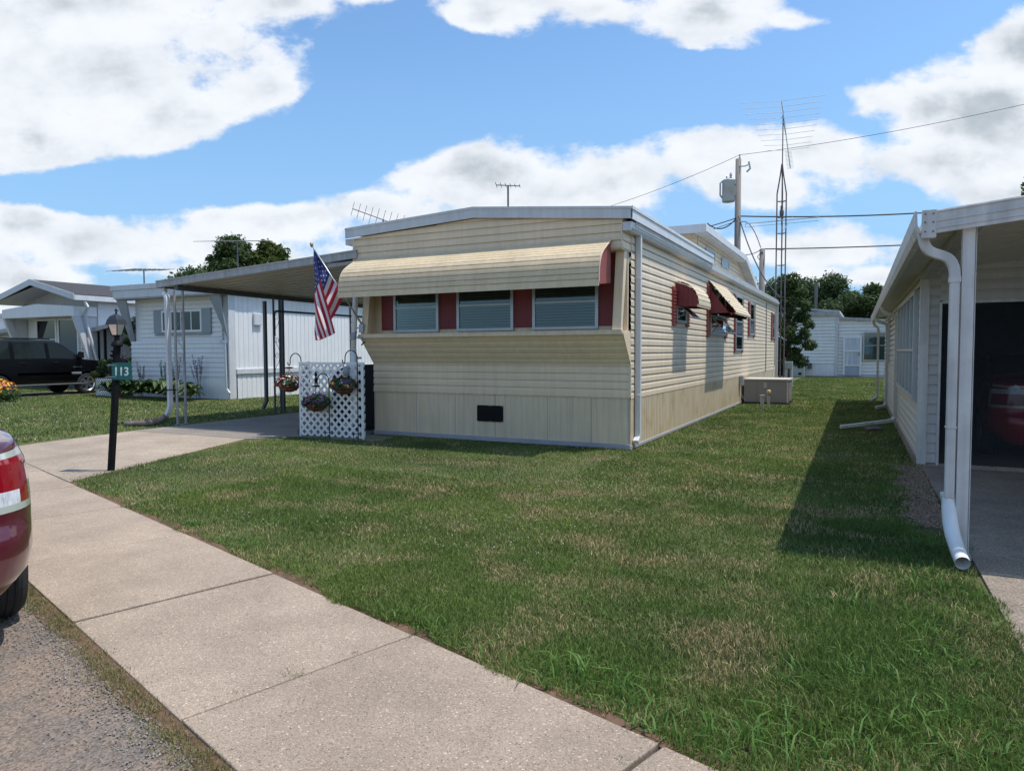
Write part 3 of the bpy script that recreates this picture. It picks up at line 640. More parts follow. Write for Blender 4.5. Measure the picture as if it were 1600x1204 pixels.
# raised rear roof with clerestory windows
mb = MB()
dp = [(16.9,3.40),(25.3,3.40),(25.1,3.60),(22.6,4.24),(16.9,4.24)]
dor = laps((-3.6,16.9,3.40),(0,1,0),(0,0,1),(1,0,0),8.3,.9,.118,.012).build('raised_roof_siding', M['cream'], h, clips=[((-3.6,22.6,4.22), V((0,.62,2.5))), ((-3.6,22,4.24), V((0,0,1)))])
laps((-7.7,16.9,3.45),(1,0,0),(0,0,1),(0,-1,0),4.1,.8,.118,.012).build('raised_roof_front', M['cream_front'], h)
mb = MB(); mb.box((-7.95,16.55,4.235),(-3.35,22.65,4.30)); mb.prism([(-7.95,22.65,4.235),(-7.95,25.3,3.50),(-7.95,25.3,3.56),(-7.95,22.65,4.30)], (4.6,0,0)); mb.build('raised_roof', M['roofgrey'], h)
mb = MB(); mb.box((-7.97,16.52,4.21),(-3.33,16.55,4.40)); mb.box((-3.35,16.55,4.235),(-3.33,22.65,4.40)); mb.prism([(-3.35,22.65,4.22),(-3.35,25.4,3.46),(-3.35,25.4,3.60),(-3.35,22.65,4.40)], (.022,0,0)); mb.box((-3.60,16.56,4.20),(-3.355,22.6,4.232))
mb.build('raised_roof_fascia', M['trimwhite'], h, bevel=.003)
for y in (17.75, 19.85): window(h, (-3.585,y,0), (0,1,0), (1,0,0), 1.12, 3.80, 4.05, .045, back='room', gl='glassdark', dep=.03)

# ------------------------------------------------------------------ carport of the cream home
c = thing('carport', 'grey metal carport with scrollwork posts joined to the left of the cream home', 'carport', (-13.1, 10, 0))
zc = lambda x: 3.28+.055*(x+8.1)
mb = MB(); y = 10.0; k = 0
while y < 19.0:                                               # pans running across
    for (a, b, dz) in ((y, y+.18, 0), (y+.18, y+.21, .05), (y+.21, y+.27, .05), (y+.27, y+.30, .05)):
        z0 = dz; mb.prism([(-13.25,a,zc(-13.25)-.12+z0),(-8.06,a,zc(-8.06)-.12+z0),(-8.06,a,zc(-8.06)-.115+z0),(-13.25,a,zc(-13.25)-.115+z0)], (0,b-a,0))
    mb.prism([(-13.25,y+.18,zc(-13.25)-.12),(-8.06,y+.18,zc(-8.06)-.12),(-8.06,y+.18,zc(-8.06)-.065),(-13.25,y+.18,zc(-13.25)-.065)], (0,.004,0))
    mb.prism([(-13.25,y+.296,zc(-13.25)-.12),(-8.06,y+.296,zc(-8.06)-.12),(-8.06,y+.296,zc(-8.06)-.065),(-13.25,y+.296,zc(-13.25)-.065)], (0,.004,0))
    y += .30
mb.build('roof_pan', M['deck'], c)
mb = MB(); mb.prism([(-13.33,9.94,zc(-13.33)-.135),(-8.05,9.94,zc(-8.05)-.135),(-8.05,9.94,zc(-8.05)),(-13.33,9.94,zc(-13.33))], (0,.03,0)); mb.prism([(-13.33,9.93,zc(-13.33)-.02),(-8.05,9.93,zc(-8.05)-.02),(-8.05,9.93,zc(-8.05)+.012),(-13.33,9.93,zc(-13.33)+.012)], (0,.05,0))
mb.build('front_fascia', M['trimgrey'], c, bevel=.003)
mb = MB(); mb.box((-13.33,9.97,zc(-13.33)-.135),(-13.24,19,zc(-13.33)-.01)); mb.prism([(-12.83,9.99,zc(-13.33)-.20),(-12.73,9.99,zc(-13.33)-.20),(-12.73,9.99,zc(-13.33)-.10),(-12.83,9.99,zc(-13.33)-.10)], (-.62,9,0)); mb.build('side_beam', M['dgrey'], c, bevel=.003)
MB().prism([(-8.75,9.99,3.02),(-8.04,9.99,3.06),(-8.04,9.99,3.12),(-8.75,9.99,3.09)], (0,8.5,0)).build('ledger_beam', M['trimgrey'], c)
def scroll_post(y, mat):
    m_ = MB(); X0 = .345-.105*(y-9.95)
    for yy in (y, y+.20): m_.box((X0-13.145,yy-.016,.0),(X0-13.105,yy+.016,2.80))
    m_.box((X0-13.17,y-.05,.004),(X0-13.08,y+.25,.014))
    po = m_.build('scroll_post', M[mat], c); s_ = MB(); z = .3; f = 1
    for z in (.35, .85, 1.35, 1.85, 2.3):
        cc = V((X0-13.125, y+.1, z)); p = []
        for i in range(26):
            t = i/25; a = t*math.pi*2.6; r_ = .078*(1-.72*t); p.append(cc+V((0, f*r_*math.cos(a), r_*math.sin(a)+.06*f)))
        s_.tube(p, .006, 5); s_.tube([cc+V((0,f*.078,.06*f)), cc+V((0,f*.05,-.1)), cc+V((0,-f*.03,-.2)), cc+V((0,-f*.075,-.30))], .006, 5); f = -f
    s_.build('scrollwork', M[mat], po)
scroll_post(9.95, 'trimgrey'); scroll_post(12.98, 'dgrey'); scroll_post(16.3, 'dgrey')
MB().tube([(-13.125,13.02,1.9),(-13.125,13.02,2.45),(-13.125,13.06,2.50),(-13.125,13.12,2.52),(-13.125,16.5,2.52)], .035, sq=(.05,.05)).build('cross_rail', M['dgrey'], c)
ds = MB().tube([tuple((V((-13.22,10.06,2.85))*(1-t)**3+V((-13.22,10.04,2.62))*3*t*(1-t)**2+V((-12.92,9.9,2.82))*3*t*t*(1-t)+V((-12.92,9.88,2.5))*t**3)) for t in [i/14 for i in range(15)]]+[(-12.90,9.88,.55),(-12.88,9.86,.4),(-12.91,9.84,.27),(-12.99,9.82,.16)], .045, sq=(.085,.075)).build('downspout', M['trimwhite'], c)
MB().tube([(-12.96,9.83,.2),(-13.05,9.76,.10),(-13.15,9.66,.055),(-13.38,9.45,.05),(-13.55,9.3,.045)], [.06,.065,.07,.065,.05], 10).build('drain_boot', M['rust'], ds, smooth=True)
MB().tube([(-12.96,9.83,.72),(-12.84,9.82,.74),(-12.76,9.97,.73),(-12.88,9.99,.71),(-12.97,9.85,.73)], .012, 6).build('tie', M['black'], ds)
MB().box((-13.2,13.3,.02),(-13.12,13.36,2.8)).tube([(-13.2,12.8,2.75),(-13.2,12.8,.3),(-13.3,12.78,.12)], .04, sq=(.07,.07)).build('downspout', M['dgrey'], c)
for yy, xx in ((13.6,-8.45),(16.6,-8.5)): MB().box((xx-.04,yy,.0),(xx+.04,yy+.08,3.1)).build('post', M['trimwhite'] if yy < 14 else M['dgrey'], c)

# dark covered grill in the carport, behind the lattice
g = thing('covered_grill', 'black covered grill standing under the carport behind the white lattice', 'grill', (-8.6, 11.2, 0))
mb = MB(); rng = []
for i in range(13):
    a = math.pi*i/12; rng.append((-8.70+.66*-math.cos(a), 10.75, .96+.30*math.sin(a)))
mb.prism([(-9.36,10.75,.05)]+rng+[(-8.04,10.75,.05)], (0,.55,0)); mb.build('cover', M['black'], g, bevel=.03)
MB().box((-9.1,10.8,.0),(-9.02,11.2,.08)).box((-8.3,10.8,.0),(-8.22,11.2,.08)).build('wheel', M['tyre'], g)
g = thing('storage_bin', 'black storage bin tucked beside the front left corner of the cream home', 'bin', (-8.2, 10.9, 0))
MB().box((-8.13,10.45,.01),(-8.045,12.4,1.15)).build('body', M['black'], g, bevel=.02); MB().box((-8.15,10.43,1.152),(-8.04,12.42,1.20)).build('lid', M['black'], g, bevel=.01)

# ------------------------------------------------------------------ lattice screens
def lattice(mb, o, u, wd, z0, z1, pitch=.150, sw=.042, n=(0,-1,0)):
    o, u, n = V(o), V(u).normalized(), V(n).normalized(); z = V((0,0,1)); H = z1-z0; out = []
    for k_, sg in ((0, 1), (1, -1)):
        m_ = MB(); p = -H if sg > 0 else 0
        x = -H
        while x < wd+H:
            d = (u*sg+z).normalized(); a = o+u*x+z*z0-d*.1; q = (z-u*sg).normalized(); ln = H*1.42+.2; off = n*(.008*k_)
            m_.prism([a+q*sw/2+off, a+d*ln+q*sw/2+off, a+d*ln-q*sw/2+off, a-q*sw/2+off], n*.007); x += pitch
        out.append(m_)
    cl = [(o, -u), (o+u*wd, u), (o+z*z0, -z), (o+z*z1, z)]
    return out, cl
t = thing('lattice_screen', 'white diagonal lattice screen in front of the carport, standing on the lawn edge', 'lattice', (-8.35, 9.62, 0))
(l1, l2), cl = lattice(None, (-9.02,9.56,0), (1.36,.08,0), 1.37, .02, 1.30)
l1.add(l2.v, l2.f); l1.build('lattice_panel', M['whiteframe'], t, clips=cl)
mb = MB(); mb.prism([(-9.02,9.55,1.28),(-7.655,9.632,1.28),(-7.655,9.632,1.325),(-9.02,9.55,1.325)], (0,-.02,0)); mb.prism([(-7.70,9.61,.0),(-7.655,9.612,.0),(-7.655,9.612,1.28),(-7.70,9.61,1.28)], (0,-.018,0)); mb.build('frame', M['whiteframe'], t)
(l1, l2), cl = lattice(None, (-9.12,9.86,0), (.08,-.3,0), .30, .02, 1.30, n=(-1,-.27,0))
l1.add(l2.v, l2.f); l1.build('return_panel', M['whiteframe'], t, clips=cl)
MB().box((-9.14,9.84,0),(-9.09,9.88,1.33)).box((-9.06,9.555,0),(-9.025,9.585,1.33)).build('post', M['whiteframe'], t)

# ------------------------------------------------------------------ shepherd hooks and baskets
def hook(x, y, h_, dirx, label):
    t = thing('shepherd_hook', label, 'plant hook', (x, y, 0), group='shepherd hooks round the lattice'); r_ = .13; p = [(x,y,0),(x,y,h_-r_)]
    for i in range(1, 13): a = math.pi*i/12; p.append((x+dirx*r_*(1-math.cos(a)), y, h_-r_+r_*math.sin(a)))
    ex = x+dirx*2*r_; p += [(ex, y, h_-r_-.05), (ex+dirx*.02, y, h_-r_-.09), (ex+dirx*.05, y, h_-r_-.08), (ex+dirx*.06, y, h_-r_-.03)]
    MB().tube(p, .009, 6).build('rod', M['black'], t); MB().tube([(x,y,.12),(x-.1,y,.10),(x-.1,y,0)], .006, 5).build('foot', M['black'], t)
    return (ex+dirx*.03, y, h_-r_-.09)
def flower_ball(mb, c, rx, rz, n, size, seed, lo=-.2):
    r = random.Random(seed)
    for i in range(n):
        a = r.uniform(0, 6.283); e = r.uniform(lo, 1); q = math.sqrt(max(0, 1-e*e))*r.uniform(.8, 1.05)
        p = V((c[0]+rx*q*math.cos(a), c[1]+rx*q*math.sin(a), c[2]+rz*e)); s_ = size*r.uniform(.6, 1.2)
        nn = V((q*math.cos(a)+r.uniform(-.5,.5), q*math.sin(a)+r.uniform(-.5,.5), e+r.uniform(-.3,.8))).normalized(); t1 = nn.orthogonal().normalized(); t2 = nn.cross(t1); k = 5
        vs = [p+nn*s_*.1]; 
        for j in range(10): an = 6.283*j/10; rr = s_*(1 if j % 2 == 0 else .55); vs.append(p+(t1*math.cos(an)+t2*math.sin(an))*rr+nn*s_*.3)
        mb.add(vs, [(0, 1+j, 1+(j+1) % 10) for j in range(10)])
def basket(pt, zc_, cols, label, seed, disc):
    x, y, z = pt; t = thing('hanging_basket', label, 'hanging basket', (x, y, zc_-.14), group='flower baskets on hooks')
    m_ = MB().lathe((x,y,zc_-.15), [(.06,0),(.13,.03),(.18,.09),(.2,.14),(.185,.14),(.16,.09),(.02,.06)], 18); m_.build('liner', M['coco'], t, smooth=True)
    m_ = MB()
    for r_, zz in ((.205,.142),(.185,.085),(.13,.025)): m_.tube([(x+r_*math.cos(a*.349), y+r_*math.sin(a*.349), zc_-.15+zz) for a in range(19)], .003, 4)
    for k_ in range(6): a = k_*1.047; m_.tube([(x+q*math.cos(a), y+q*math.sin(a), zc_-.15+zz) for q, zz in ((.205,.142),(.186,.088),(.134,.028),(.02,-.004))], .003, 4)
    m_.build('wire_frame', M['black'], t)
    m_ = MB(); top = z-.02
    for k_ in range(3): a = k_*2.094+.4; m_.tube([(x,y,zc_+.26),(x+.2*math.cos(a), y+.2*math.sin(a), zc_-.01)], .0035, 4)
    m_.tube([(x,y,zc_+.26),(x,y,top+.02)], .004, 4); m_.build('chain', M['black'], t)
    if disc: MB().lathe((x,y,zc_+.27), [(.015,0),(.075,.015),(.08,.03),(.02,.035)], 14).build('saucer', M['black'], t, smooth=True)
    m_ = MB(); flower_ball(m_, (x,y,zc_), .24, .13, 260, .032, seed, -.3); m_.build('foliage', M['darkleaf'], t)
    for i, (c_, n) in enumerate(cols):
        m_ = MB(); flower_ball(m_, (x,y,zc_+.01), .25, .15, n, .030, seed*7+i, -.35); m_.build('blossom', M[c_], t)
hp = hook(-9.10, 9.66, 1.48, -1, 'black shepherd hook to the left of the white lattice, holding a pink and orange basket')
basket(hp, .93, [('ppink', 40),('porange', 26),('pwhite', 24),('pred', 16)], 'hanging basket of pink and orange flowers left of the lattice, over the driveway', 3, True)
hp = hook(-7.70, 9.50, 1.53, -1, 'black shepherd hook beside the cream home at the right end of the lattice')
basket(hp, .93, [('pred', 34),('porange', 18),('pyellow', 10),('ppurple', 22),('pwhite', 18)], 'hanging basket of red, yellow and purple flowers at the right end of the lattice', 5, False)
hp = hook(-8.27, 9.44, 1.13, -1, 'short black shepherd hook standing before the middle of the lattice')
basket(hp, .62, [('ppurple', 60),('ppink', 26)], 'lowest hanging basket, purple flowers in front of the middle of the lattice', 9, True)
MB().lathe((hp[0],hp[1],.95), [(.004,0),(.02,.03),(.028,.08),(.012,.12),(.03,.16),(.003,.22)], 8).build('hook_bird', M['black'], None, smooth=True)
tag(bpy.data.objects['hook_bird'], 'small black metal bird perched at the tip of the short shepherd hook', 'ornament')
o_ = MB().tube([(-7.74,9.55,1.40),(-7.70,9.55,1.40),(-7.66,9.55,1.40)],.02,6).lathe((-7.93,9.5,1.10),[(.01,0),(.05,.02),(.055,.13),(.03,.16)],10).build('bird_feeder', M['shutter'], None, smooth=True)
tag(o_, 'small grey bird feeder hanging at the top right of the lattice', 'bird feeder')

# ------------------------------------------------------------------ flag
t = thing('flag', 'american flag hanging limp from an angled pole beside the curved awning of the cream home', 'flag', (-7.95, 9.99, 1.95))
tip = V((-8.66,9.5,3.36)); mt = V((-7.97,9.98,1.98)); pd = (mt-tip).normalized()
MB().tube([tip, mt], .012, 8).build('pole', M['alu'], t, smooth=True)
MB().lathe(tuple(tip-V((0,0,.01))), [(.012,-.03),(.03,.0),(.032,.03),(.015,.055),(.004,.07)], 10).build('finial', M['brass'], t, smooth=True)
MB().tube([mt+V((0,.02,-.02)), mt-pd*.12], .02, 8).box((-8.02,9.95,1.84),(-7.93,10.0,1.99)).build('bracket', M['alu'], t)
KF = .80; hz_ = V((.85, .50, 0)).normalized(); nz_ = V((-.5, .85, 0)).normalized()*-1
def flagp(u, v):                     # u along the fly (0..1), v along the hoist (0..1 from the tip)
    w0 = v-KF*u; x = math.sqrt(w0*w0+.0012)
    wd = .60+.0*u; env = min(1, u*5+.15)
    x = x*(.93 if w0 > 0 else .80)
    base = tip+pd*.03
    P = base+hz_*(x*wd)
    z = base.z-.78*v*(1-.85*u)-1.50*u-.05*math.sin(3*v)*u
    fold = .035*math.sin(v*17+u*3)*env+.018*math.sin(v*9-u*11)*env
    P = P+nz_*((.075 if w0 < 0 else -.03)*min(1, abs(w0)*6)+fold); P.z = z
    if u < .05: P = P.lerp(base+pd*(.90*v), 1-u/.05)
    return P
us = [i/60 for i in range(61)]; vs_ = [j/52 for j in range(53)]
def fm(i, j):
    return 2 if (us[i] < .40-1e-6 and j < 28) else (0 if (j//4) % 2 == 0 else 1)
cloth = MB().grid(flagp, us, vs_, mf=fm).build('cloth', [M['fred'], M['fwhite'], M['fblue']], t, smooth=True)
m_ = MB()
for r_ in range(9):
    for c_ in range(6 if r_ % 2 == 0 else 5):
        uc = .40*(2*c_+1+(r_ % 2))/12; vc = .538*(r_+1)/10
        for sd in (1, -1):
            vs = []
            for j in range(10):
                a = math.pi*j/5; q = 1 if j % 2 == 0 else .42; uu = uc+.0115*q*math.cos(a); vv = vc+.020*q*math.sin(a)
                p = flagp(max(uu, .001), vv); e1 = flagp(uu+.01, vv)-p; e2 = flagp(max(uu,.001), vv+.01)-p; nn = e1.cross(e2).normalized(); vs.append(p+nn*.004*sd)
            m_.add(vs, [tuple(range(10))])
m_.build('stars', M['fwhite'], cloth)
t = thing('security_lamp', 'small grey lamp head clamped beside the flag bracket at the cream home corner', 'lamp', (-8.0, 9.98, 1.8))
MB().prism([(-8.20,9.9,1.70),(-8.06,9.86,1.72),(-8.03,9.86,1.85),(-8.17,9.9,1.83)], (.0,.07,.02)).build('head', M['shutter'], t, bevel=.01)
MB().tube([(-8.08,9.92,1.85),(-8.05,9.95,1.93),(-7.99,9.98,1.92)], .014, 6).tube([(-8.03,9.92,1.76),(-7.95,9.94,1.74),(-7.93,9.97,1.78)], .02, 8).build('arm', M['alu'], t)
# ------------------------------------------------------------------ lamp post with the number sign
lx, ly = -8.60, 5.70; LZ = 1.60
t = thing('lamp_post', 'leaning black wooden lamp post with a glass lantern and a green 113 plate', 'lamp post', (lx, ly, 0))
lean = V((.17, .02, 0)); tp = V((lx, ly, 0))+lean+V((0,0,LZ)); bp = V((lx, ly, -.03))
m_ = MB(); mid = bp.lerp(tp, .55)+V((.012,0,0))
m_.tube([bp, mid, tp], .05, sq=(.066,.066)); m_.build('post', M['blackrough'], t, bevel=.008)
MB().lathe(tuple(tp), [(.062,-.02),(.07,0),(.06,.03),(.035,.05),(.03,.10),(.045,.12)], 10).lathe((tp.x-.05,tp.y-.03,tp.z-.16), [(.01,0),(.03,.02),(.03,.06),(.01,.09)], 8).build('collar', M['black'], t, smooth=False)
c0 = tp+V((.0,0,.12)); m_ = MB(); g_ = MB(); sq4 = [(1,1),(-1,1),(-1,-1),(1,-1)]; rr = lambda a, q: V((q*math.cos(a), q*math.sin(a), 0))
A6 = [math.pi/4+i*math.pi/2+.25 for i in range(4)]
r0, r1, hh = .055, .098, .145
for i in range(4):
    a, b = A6[i], A6[(i+1) % 4]; m_.tube([c0+rr(a,r0), c0+rr(a,r1)+V((0,0,hh))], .006, 5); m_.tube([c0+rr(a,r1)+V((0,0,hh)), c0+rr(b,r1)+V((0,0,hh))], .007, 5); m_.tube([c0+rr(a,r0), c0+rr(b,r0)], .006, 5)
    g_.add([c0+rr(a,r0), c0+rr(b,r0), c0+rr(b,r1)+V((0,0,hh)), c0+rr(a,r1)+V((0,0,hh))], [(0,1,2,3)])
ln = m_.build('lantern_frame', M['black'], t); g_.build('pane', M['lampglass'], ln)
MB().lathe(tuple(c0), [(.012,0),(.02,.03),(.034,.065),(.03,.1),(.01,.115)], 12).build('bulb', M['frost'], ln, smooth=True)
m_ = MB(); vs = []; prf = [(.128,hh-.012),(.12,hh+.005),(.105,hh+.05),(.072,hh+.095),(.03,hh+.118),(.012,hh+.125)]
for (r_, z_) in prf: vs += [c0+rr(a, r_)+V((0,0,z_)) for a in A6]
k_ = len(prf); m_.add(vs, [(i*4+j, i*4+(j+1) % 4, (i+1)*4+(j+1) % 4, (i+1)*4+j) for i in range(k_-1) for j in range(4)]+[(0,1,2,3)])
m_.build('lantern_roof', pm('black enamel', (.03,.032,.035), .4), ln, bevel=.004)
MB().lathe(tuple(c0+V((0,0,hh+.12))), [(.006,0),(.014,.015),(.006,.03),(.018,.045),(.006,.07)], 8).tube([c0+V((0,0,hh+.15)), c0+V((.04,0,hh+.165))], .005, 5).build('finial', M['black'], ln)
sz0, sz1 = 1.165, 1.375; px_ = lx+.17*1.27/1.6
sp = V((px_+.035, ly-.055, 0)); sd_ = V((.94,.30,0)).normalized(); sn_ = V((.30,-.94,0)).normalized(); bs = P3(sp, sd_, sn_)
pl = MB(); bs(pl, .0, .27, sz0, sz1, 0, .005); plo = pl.build('number_plate', M['signgreen'], t, bevel=.002)
def digits(txt, size, o, u, mat, parent, name='numbers', n=None, ext=.0015, spacing=1.0):
    cu = bpy.data.curves.new(name, 'FONT'); cu.body = txt; cu.size = size; cu.extrude = ext; cu.space_character = spacing; cu.offset = .0025
    to = bpy.data.objects.new('tmp_text', cu); col.objects.link(to); dg = bpy.context.evaluated_depsgraph_get(); me = bpy.data.meshes.new_from_object(to.evaluated_get(dg)); bpy.data.objects.remove(to)
    me.materials.clear(); me.materials.append(mat); ob = bpy.data.objects.new(name, me); col.objects.link(ob)
    u = V(u).normalized(); z = V((0,0,1)); n = u.cross(z); me.transform(Matrix(((u.x,0*z.x,n.x,o[0]),(u.y,0,n.y,o[1]),(0,1,n.z,o[2]),(0,0,0,1))))
    ob.parent = parent; ob.matrix_parent_inverse = Matrix(parent['inv']) if parent.get('world') else Matrix.Identity(4); return ob
digits('113', .145, sp+sd_*.022+sn_*.0075+V((0,0,sz0+.055)), sd_, M['signwhite'], plo)
m_ = MB()
for z_ in (1.20, 1.345):
    cx_ = lx+.17*z_/1.6; m_.tube([(cx_-.06,ly-.06,z_),(cx_+.06,ly-.058,z_),(cx_+.10,ly-.05,z_)], .01, sq=(.018,.006)); m_.tube([(cx_-.06,ly-.06,z_),(cx_-.06,ly+.06,z_),(cx_+.06,ly+.06,z_),(cx_+.06,ly-.058,z_)], .01, sq=(.018,.006))
m_.build('steel_band', M['alu'], t)
MB().tube([(lx+.14,ly-.05,1.50),(lx+.24,ly-.10,1.49)], .008, 5).build('peg', M['rust'], t)

# ------------------------------------------------------------------ the home on the right (built in its own frame)
rh = thing('neighbour_home', 'off white home on the right with a gutter edged carport roof and dark mesh screen', 'house', (.63, 10.5, 0), R(.64), world=False)
MB().box((-.03,-.02,-.02),(6,.03,.05)).box((-.045,0,-.02),(.02,13,.09)).build('foundation', M['rhdrive'], rh)
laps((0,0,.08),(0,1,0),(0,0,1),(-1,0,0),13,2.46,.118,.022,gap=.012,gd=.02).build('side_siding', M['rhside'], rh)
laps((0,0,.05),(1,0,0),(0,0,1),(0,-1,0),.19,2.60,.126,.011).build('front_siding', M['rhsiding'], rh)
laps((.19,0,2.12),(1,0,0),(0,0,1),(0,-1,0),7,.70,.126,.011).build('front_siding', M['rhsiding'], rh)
MB().box((-.025,-.03,.03),(.075,.0,2.56)).box((-.03,-.028,.03),(-.0,.09,2.55)).build('corner_trim', M['trimbright'], rh, bevel=.004)
MB().box((.185,-.03,.02),(.215,.02,2.11)).box((.215,-.03,2.085),(7,.02,2.125)).build('opening_trim', M['trimbright'], rh, bevel=.003)
scp = MB().box((.215,-.012,.03),(5.2,-.008,2.09)).build('mesh_screen', M['screen'], rh)
MB().box((.03,9.0,.0),(5.2,9.05,2.6)).box((.03,.02,.0),(.05,9,2.6)).box((5.2,.0,.0),(5.25,9,2.6)).box((.03,0,2.6),(5.25,9,2.63)).build('garage_lining', M['dgrey'], rh)
MB().box((.05,-.03,-.01),(5.2,9,.028)).build('garage_floor', M['padc'], rh)
zr = lambda x: 2.46+.10*(x+.32)
m_ = MB(); y = -4.55
while y < 13.3:
    m_.prism([(-.30,y,zr(-.3)),(7.5,y,zr(7.5)),(7.5,y,zr(7.5)+.012),(-.30,y,zr(-.3)+.012)], (0,.172,0)); m_.prism([(-.30,y+.172,zr(-.3)+.012),(7.5,y+.172,zr(7.5)+.012),(7.5,y+.172,zr(7.5)+.03),(-.30,y+.172,zr(-.3)+.03)], (0,.018,0)); y += .19
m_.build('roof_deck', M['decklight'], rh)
m_ = MB(); yf_ = -4.60
m_.prism([(-.33,yf_,2.325),(7.5,yf_,2.325+.783),(7.5,yf_,2.49+.783),(-.33,yf_,2.49)], (0,.025,0))
for dz_ in (.035, .085, .15): m_.prism([(-.28,yf_-.008,2.325+dz_),(7.5,yf_-.008,2.325+.778+dz_),(7.5,yf_-.008,2.332+.778+dz_+.006),(-.28,yf_-.008,2.338+dz_)], (0,.009,0))
m_.box((-.345,yf_-.012,2.30),(-.255,yf_+.05,2.50))
m_.build('front_fascia', M['trimbright'], rh, bevel=.003)
m_ = MB()
for x_, z_ in ((-.325,2.345),(-.325,2.41),(-.325,2.47),(-.275,2.345),(-.275,2.41),(-.275,2.47)): m_.box((x_-.005,yf_-.017,z_-.005),(x_+.005,yf_-.012,z_+.005))
m_.build('rivet', M['rust'], rh)
m_ = MB(); pr = [(-.31,2.46),(-.31,2.34),(-.36,2.34),(-.385,2.39),(-.39,2.50),(-.375,2.50),(-.37,2.40),(-.35,2.355),(-.325,2.355),(-.325,2.46)]
m_.prism([(x,yf_+.02,z) for x, z in pr], (0,18,0)); m_.build('gutter', M['trimbright'], rh)
MB().box((-.03,-4.5,2.40),(.07,-.03,2.475)).build('beam', M['trimgrey'], rh)
m_ = MB().box((-.085,-4.53,-.04),(-.008,-4.45,2.42)).box((-.002,-4.50,-.04),(.006,-4.46,2.40)).build('carport_post', M['trimbright'], rh, bevel=.004)
MB().box((-.10,-4.56,-.01),(.02,-4.42,.012)).build('base_plate', M['trimgrey'], m_)
def downs(y, xo, zt, sx=.08, shoe=None, name='downspout'):
    m_ = MB(); P0, P1, P2, P3_ = V((-.33,y,2.36)), V((-.33,y,2.10)), V((xo,y,2.28)), V((xo,y,2.02))
    p = [P0*(1-t)**3+P1*3*t*(1-t)**2+P2*3*t*t*(1-t)+P3_*t**3 for t in [i/16 for i in range(17)]]
    m_.tube(p, .04, sq=(.068,.068)); m_.tube([(xo,y,2.06),(xo,y,shoe if shoe is not None else .12)], .04, sq=(.062,.062)); m_.box((xo-.038,y-.038,1.98),(xo+.038,y+.038,2.03))
    return m_
m_ = downs(-4.50, -.125, 2.3, .085, .42); m_.box((-.162,-4.537,.93),(-.088,-4.463,.95)).build('downspout', M['trimbright'], rh, bevel=.008)
m_ = downs(4.9, -.07, 2.3, .08, .2); m_.build('downspout', M['rhside'], rh, bevel=.008)
m_ = downs(9.6, -.07, 2.3, .08, .2); m_.tube([(-.07,9.6,.2),(-.1,9.55,.1),(-.3,9.4,.06)], .04, sq=(.07,.07)); m_.build('downspout', M['rhside'], rh, bevel=.008)
m_ = downs(12.6, -.20, 2.3, .08, .2); m_.tube([(-.2,12.6,.2),(-.24,12.5,.1),(-.36,12.3,.06)], .04, sq=(.07,.07)); m_.build('downspout', M['rhside'], rh, bevel=.008)
MB().tube([(-.07,4.9,.22),(-.1,4.88,.16),(-.2,4.80,.14),(-1.0,4.28,.045)], .045, sq=(.085,.06)).build('drain_extension', M['pvcdirty'], rh, bevel=.006)
o_ = MB().prism([(.02,14.7,-.01),(.30,14.95,-.01),(.22,15.3,-.01),(-.02,15.1,-.01)], (0,0,.05)).build('splash_block', M['rust'], None, bevel=.01); tag(o_, 'dark flat stone lying under the slanting drain extension of the right home', 'stone')
window(rh, (-.012,4.55,0), (0,-1,0), (-1,0,0), 4.25, .83, 2.30, .06, rails=(1.50,), mull=(.85,1.7,2.55,3.4), fr='alu', back='room', dep=.07)
window(rh, (-.012,10.4,0), (0,-1,0), (-1,0,0), 1.1, 1.2, 2.25, .05, rails=(1.7,), fr='alu', back='curtain', dep=.05)
# pvc elbow at the foot of the post
t = thing('drain_pipe', 'large white plastic pipe lying on the grass at the foot of the right carport post', 'pipe', (.60, 5.8, 0))
p = [(.555,6.02,.43),(.555,5.99,.35),(.56,5.93,.26),(.57,5.84,.185),(.585,5.70,.12),(.60,5.52,.075)]
MB().tube(p, [.044,.047,.050,.050,.048,.047], 16, cap=False).build('pipe', M['pvc'], t, smooth=True)
MB().tube([(.555,6.04,.41),(.555,6.03,.44),(.555,6.03,.455)], .054, 16).build('collar', M['pvcdirty'], t, smooth=True)

# ------------------------------------------------------------------ package unit and pipes beside the cream home
t = thing('air_conditioner', 'taupe packaged air conditioning cabinet against the side of the cream home', 'air conditioner', (-2.6, 21.7, 0))
MB().box((-3.14,21.1,.03),(-1.97,22.3,.66)).build('cabinet', M['hvac'], t, bevel=.008)
MB().box((-3.17,21.06,.66),(-1.93,22.34,.70)).box((-1.985,21.08,.03),(-1.955,21.16,.66)).build('lid', M['hvacl'], t, bevel=.006)
MB().box((-2.785,21.094,.06),(-2.779,21.1,.65)).box((-1.966,21.3,.08),(-1.955,22.2,.62)).build('seam', M['rust'], t)
MB().box((-2.60,21.088,.44),(-2.51,21.1,.60)).box((-2.46,21.088,.2),(-2.42,21.1,.30)).build('access_plate', M['hvacl'], t, bevel=.004)
MB().box((-3.2,21.0,-.01),(-1.93,22.4,.03)).build('base', M['blackrough'], t)
o_ = MB().box((-3.19,20.62,.52),(-3.09,20.82,.80)).tube([(-3.15,20.72,.52),(-3.15,20.74,.25),(-3.1,20.95,.1)], .015, 6).build('electric_box', M['alu'], None, bevel=.006); tag(o_, 'small grey electrical disconnect box on the skirting beside the taupe cabinet', 'electric box')
o_ = MB().tube([(-2.40,19.2,-.01),(-2.40,19.2,.32)], .045, 14).lathe((-2.40,19.2,.32), [(.062,0),(.062,.035),(.04,.04)], 14).build('vent_pipe', M['galv'], None, smooth=False); tag(o_, 'short grey capped pipe standing in the grass before the taupe cabinet, nearer the camera', 'pipe')
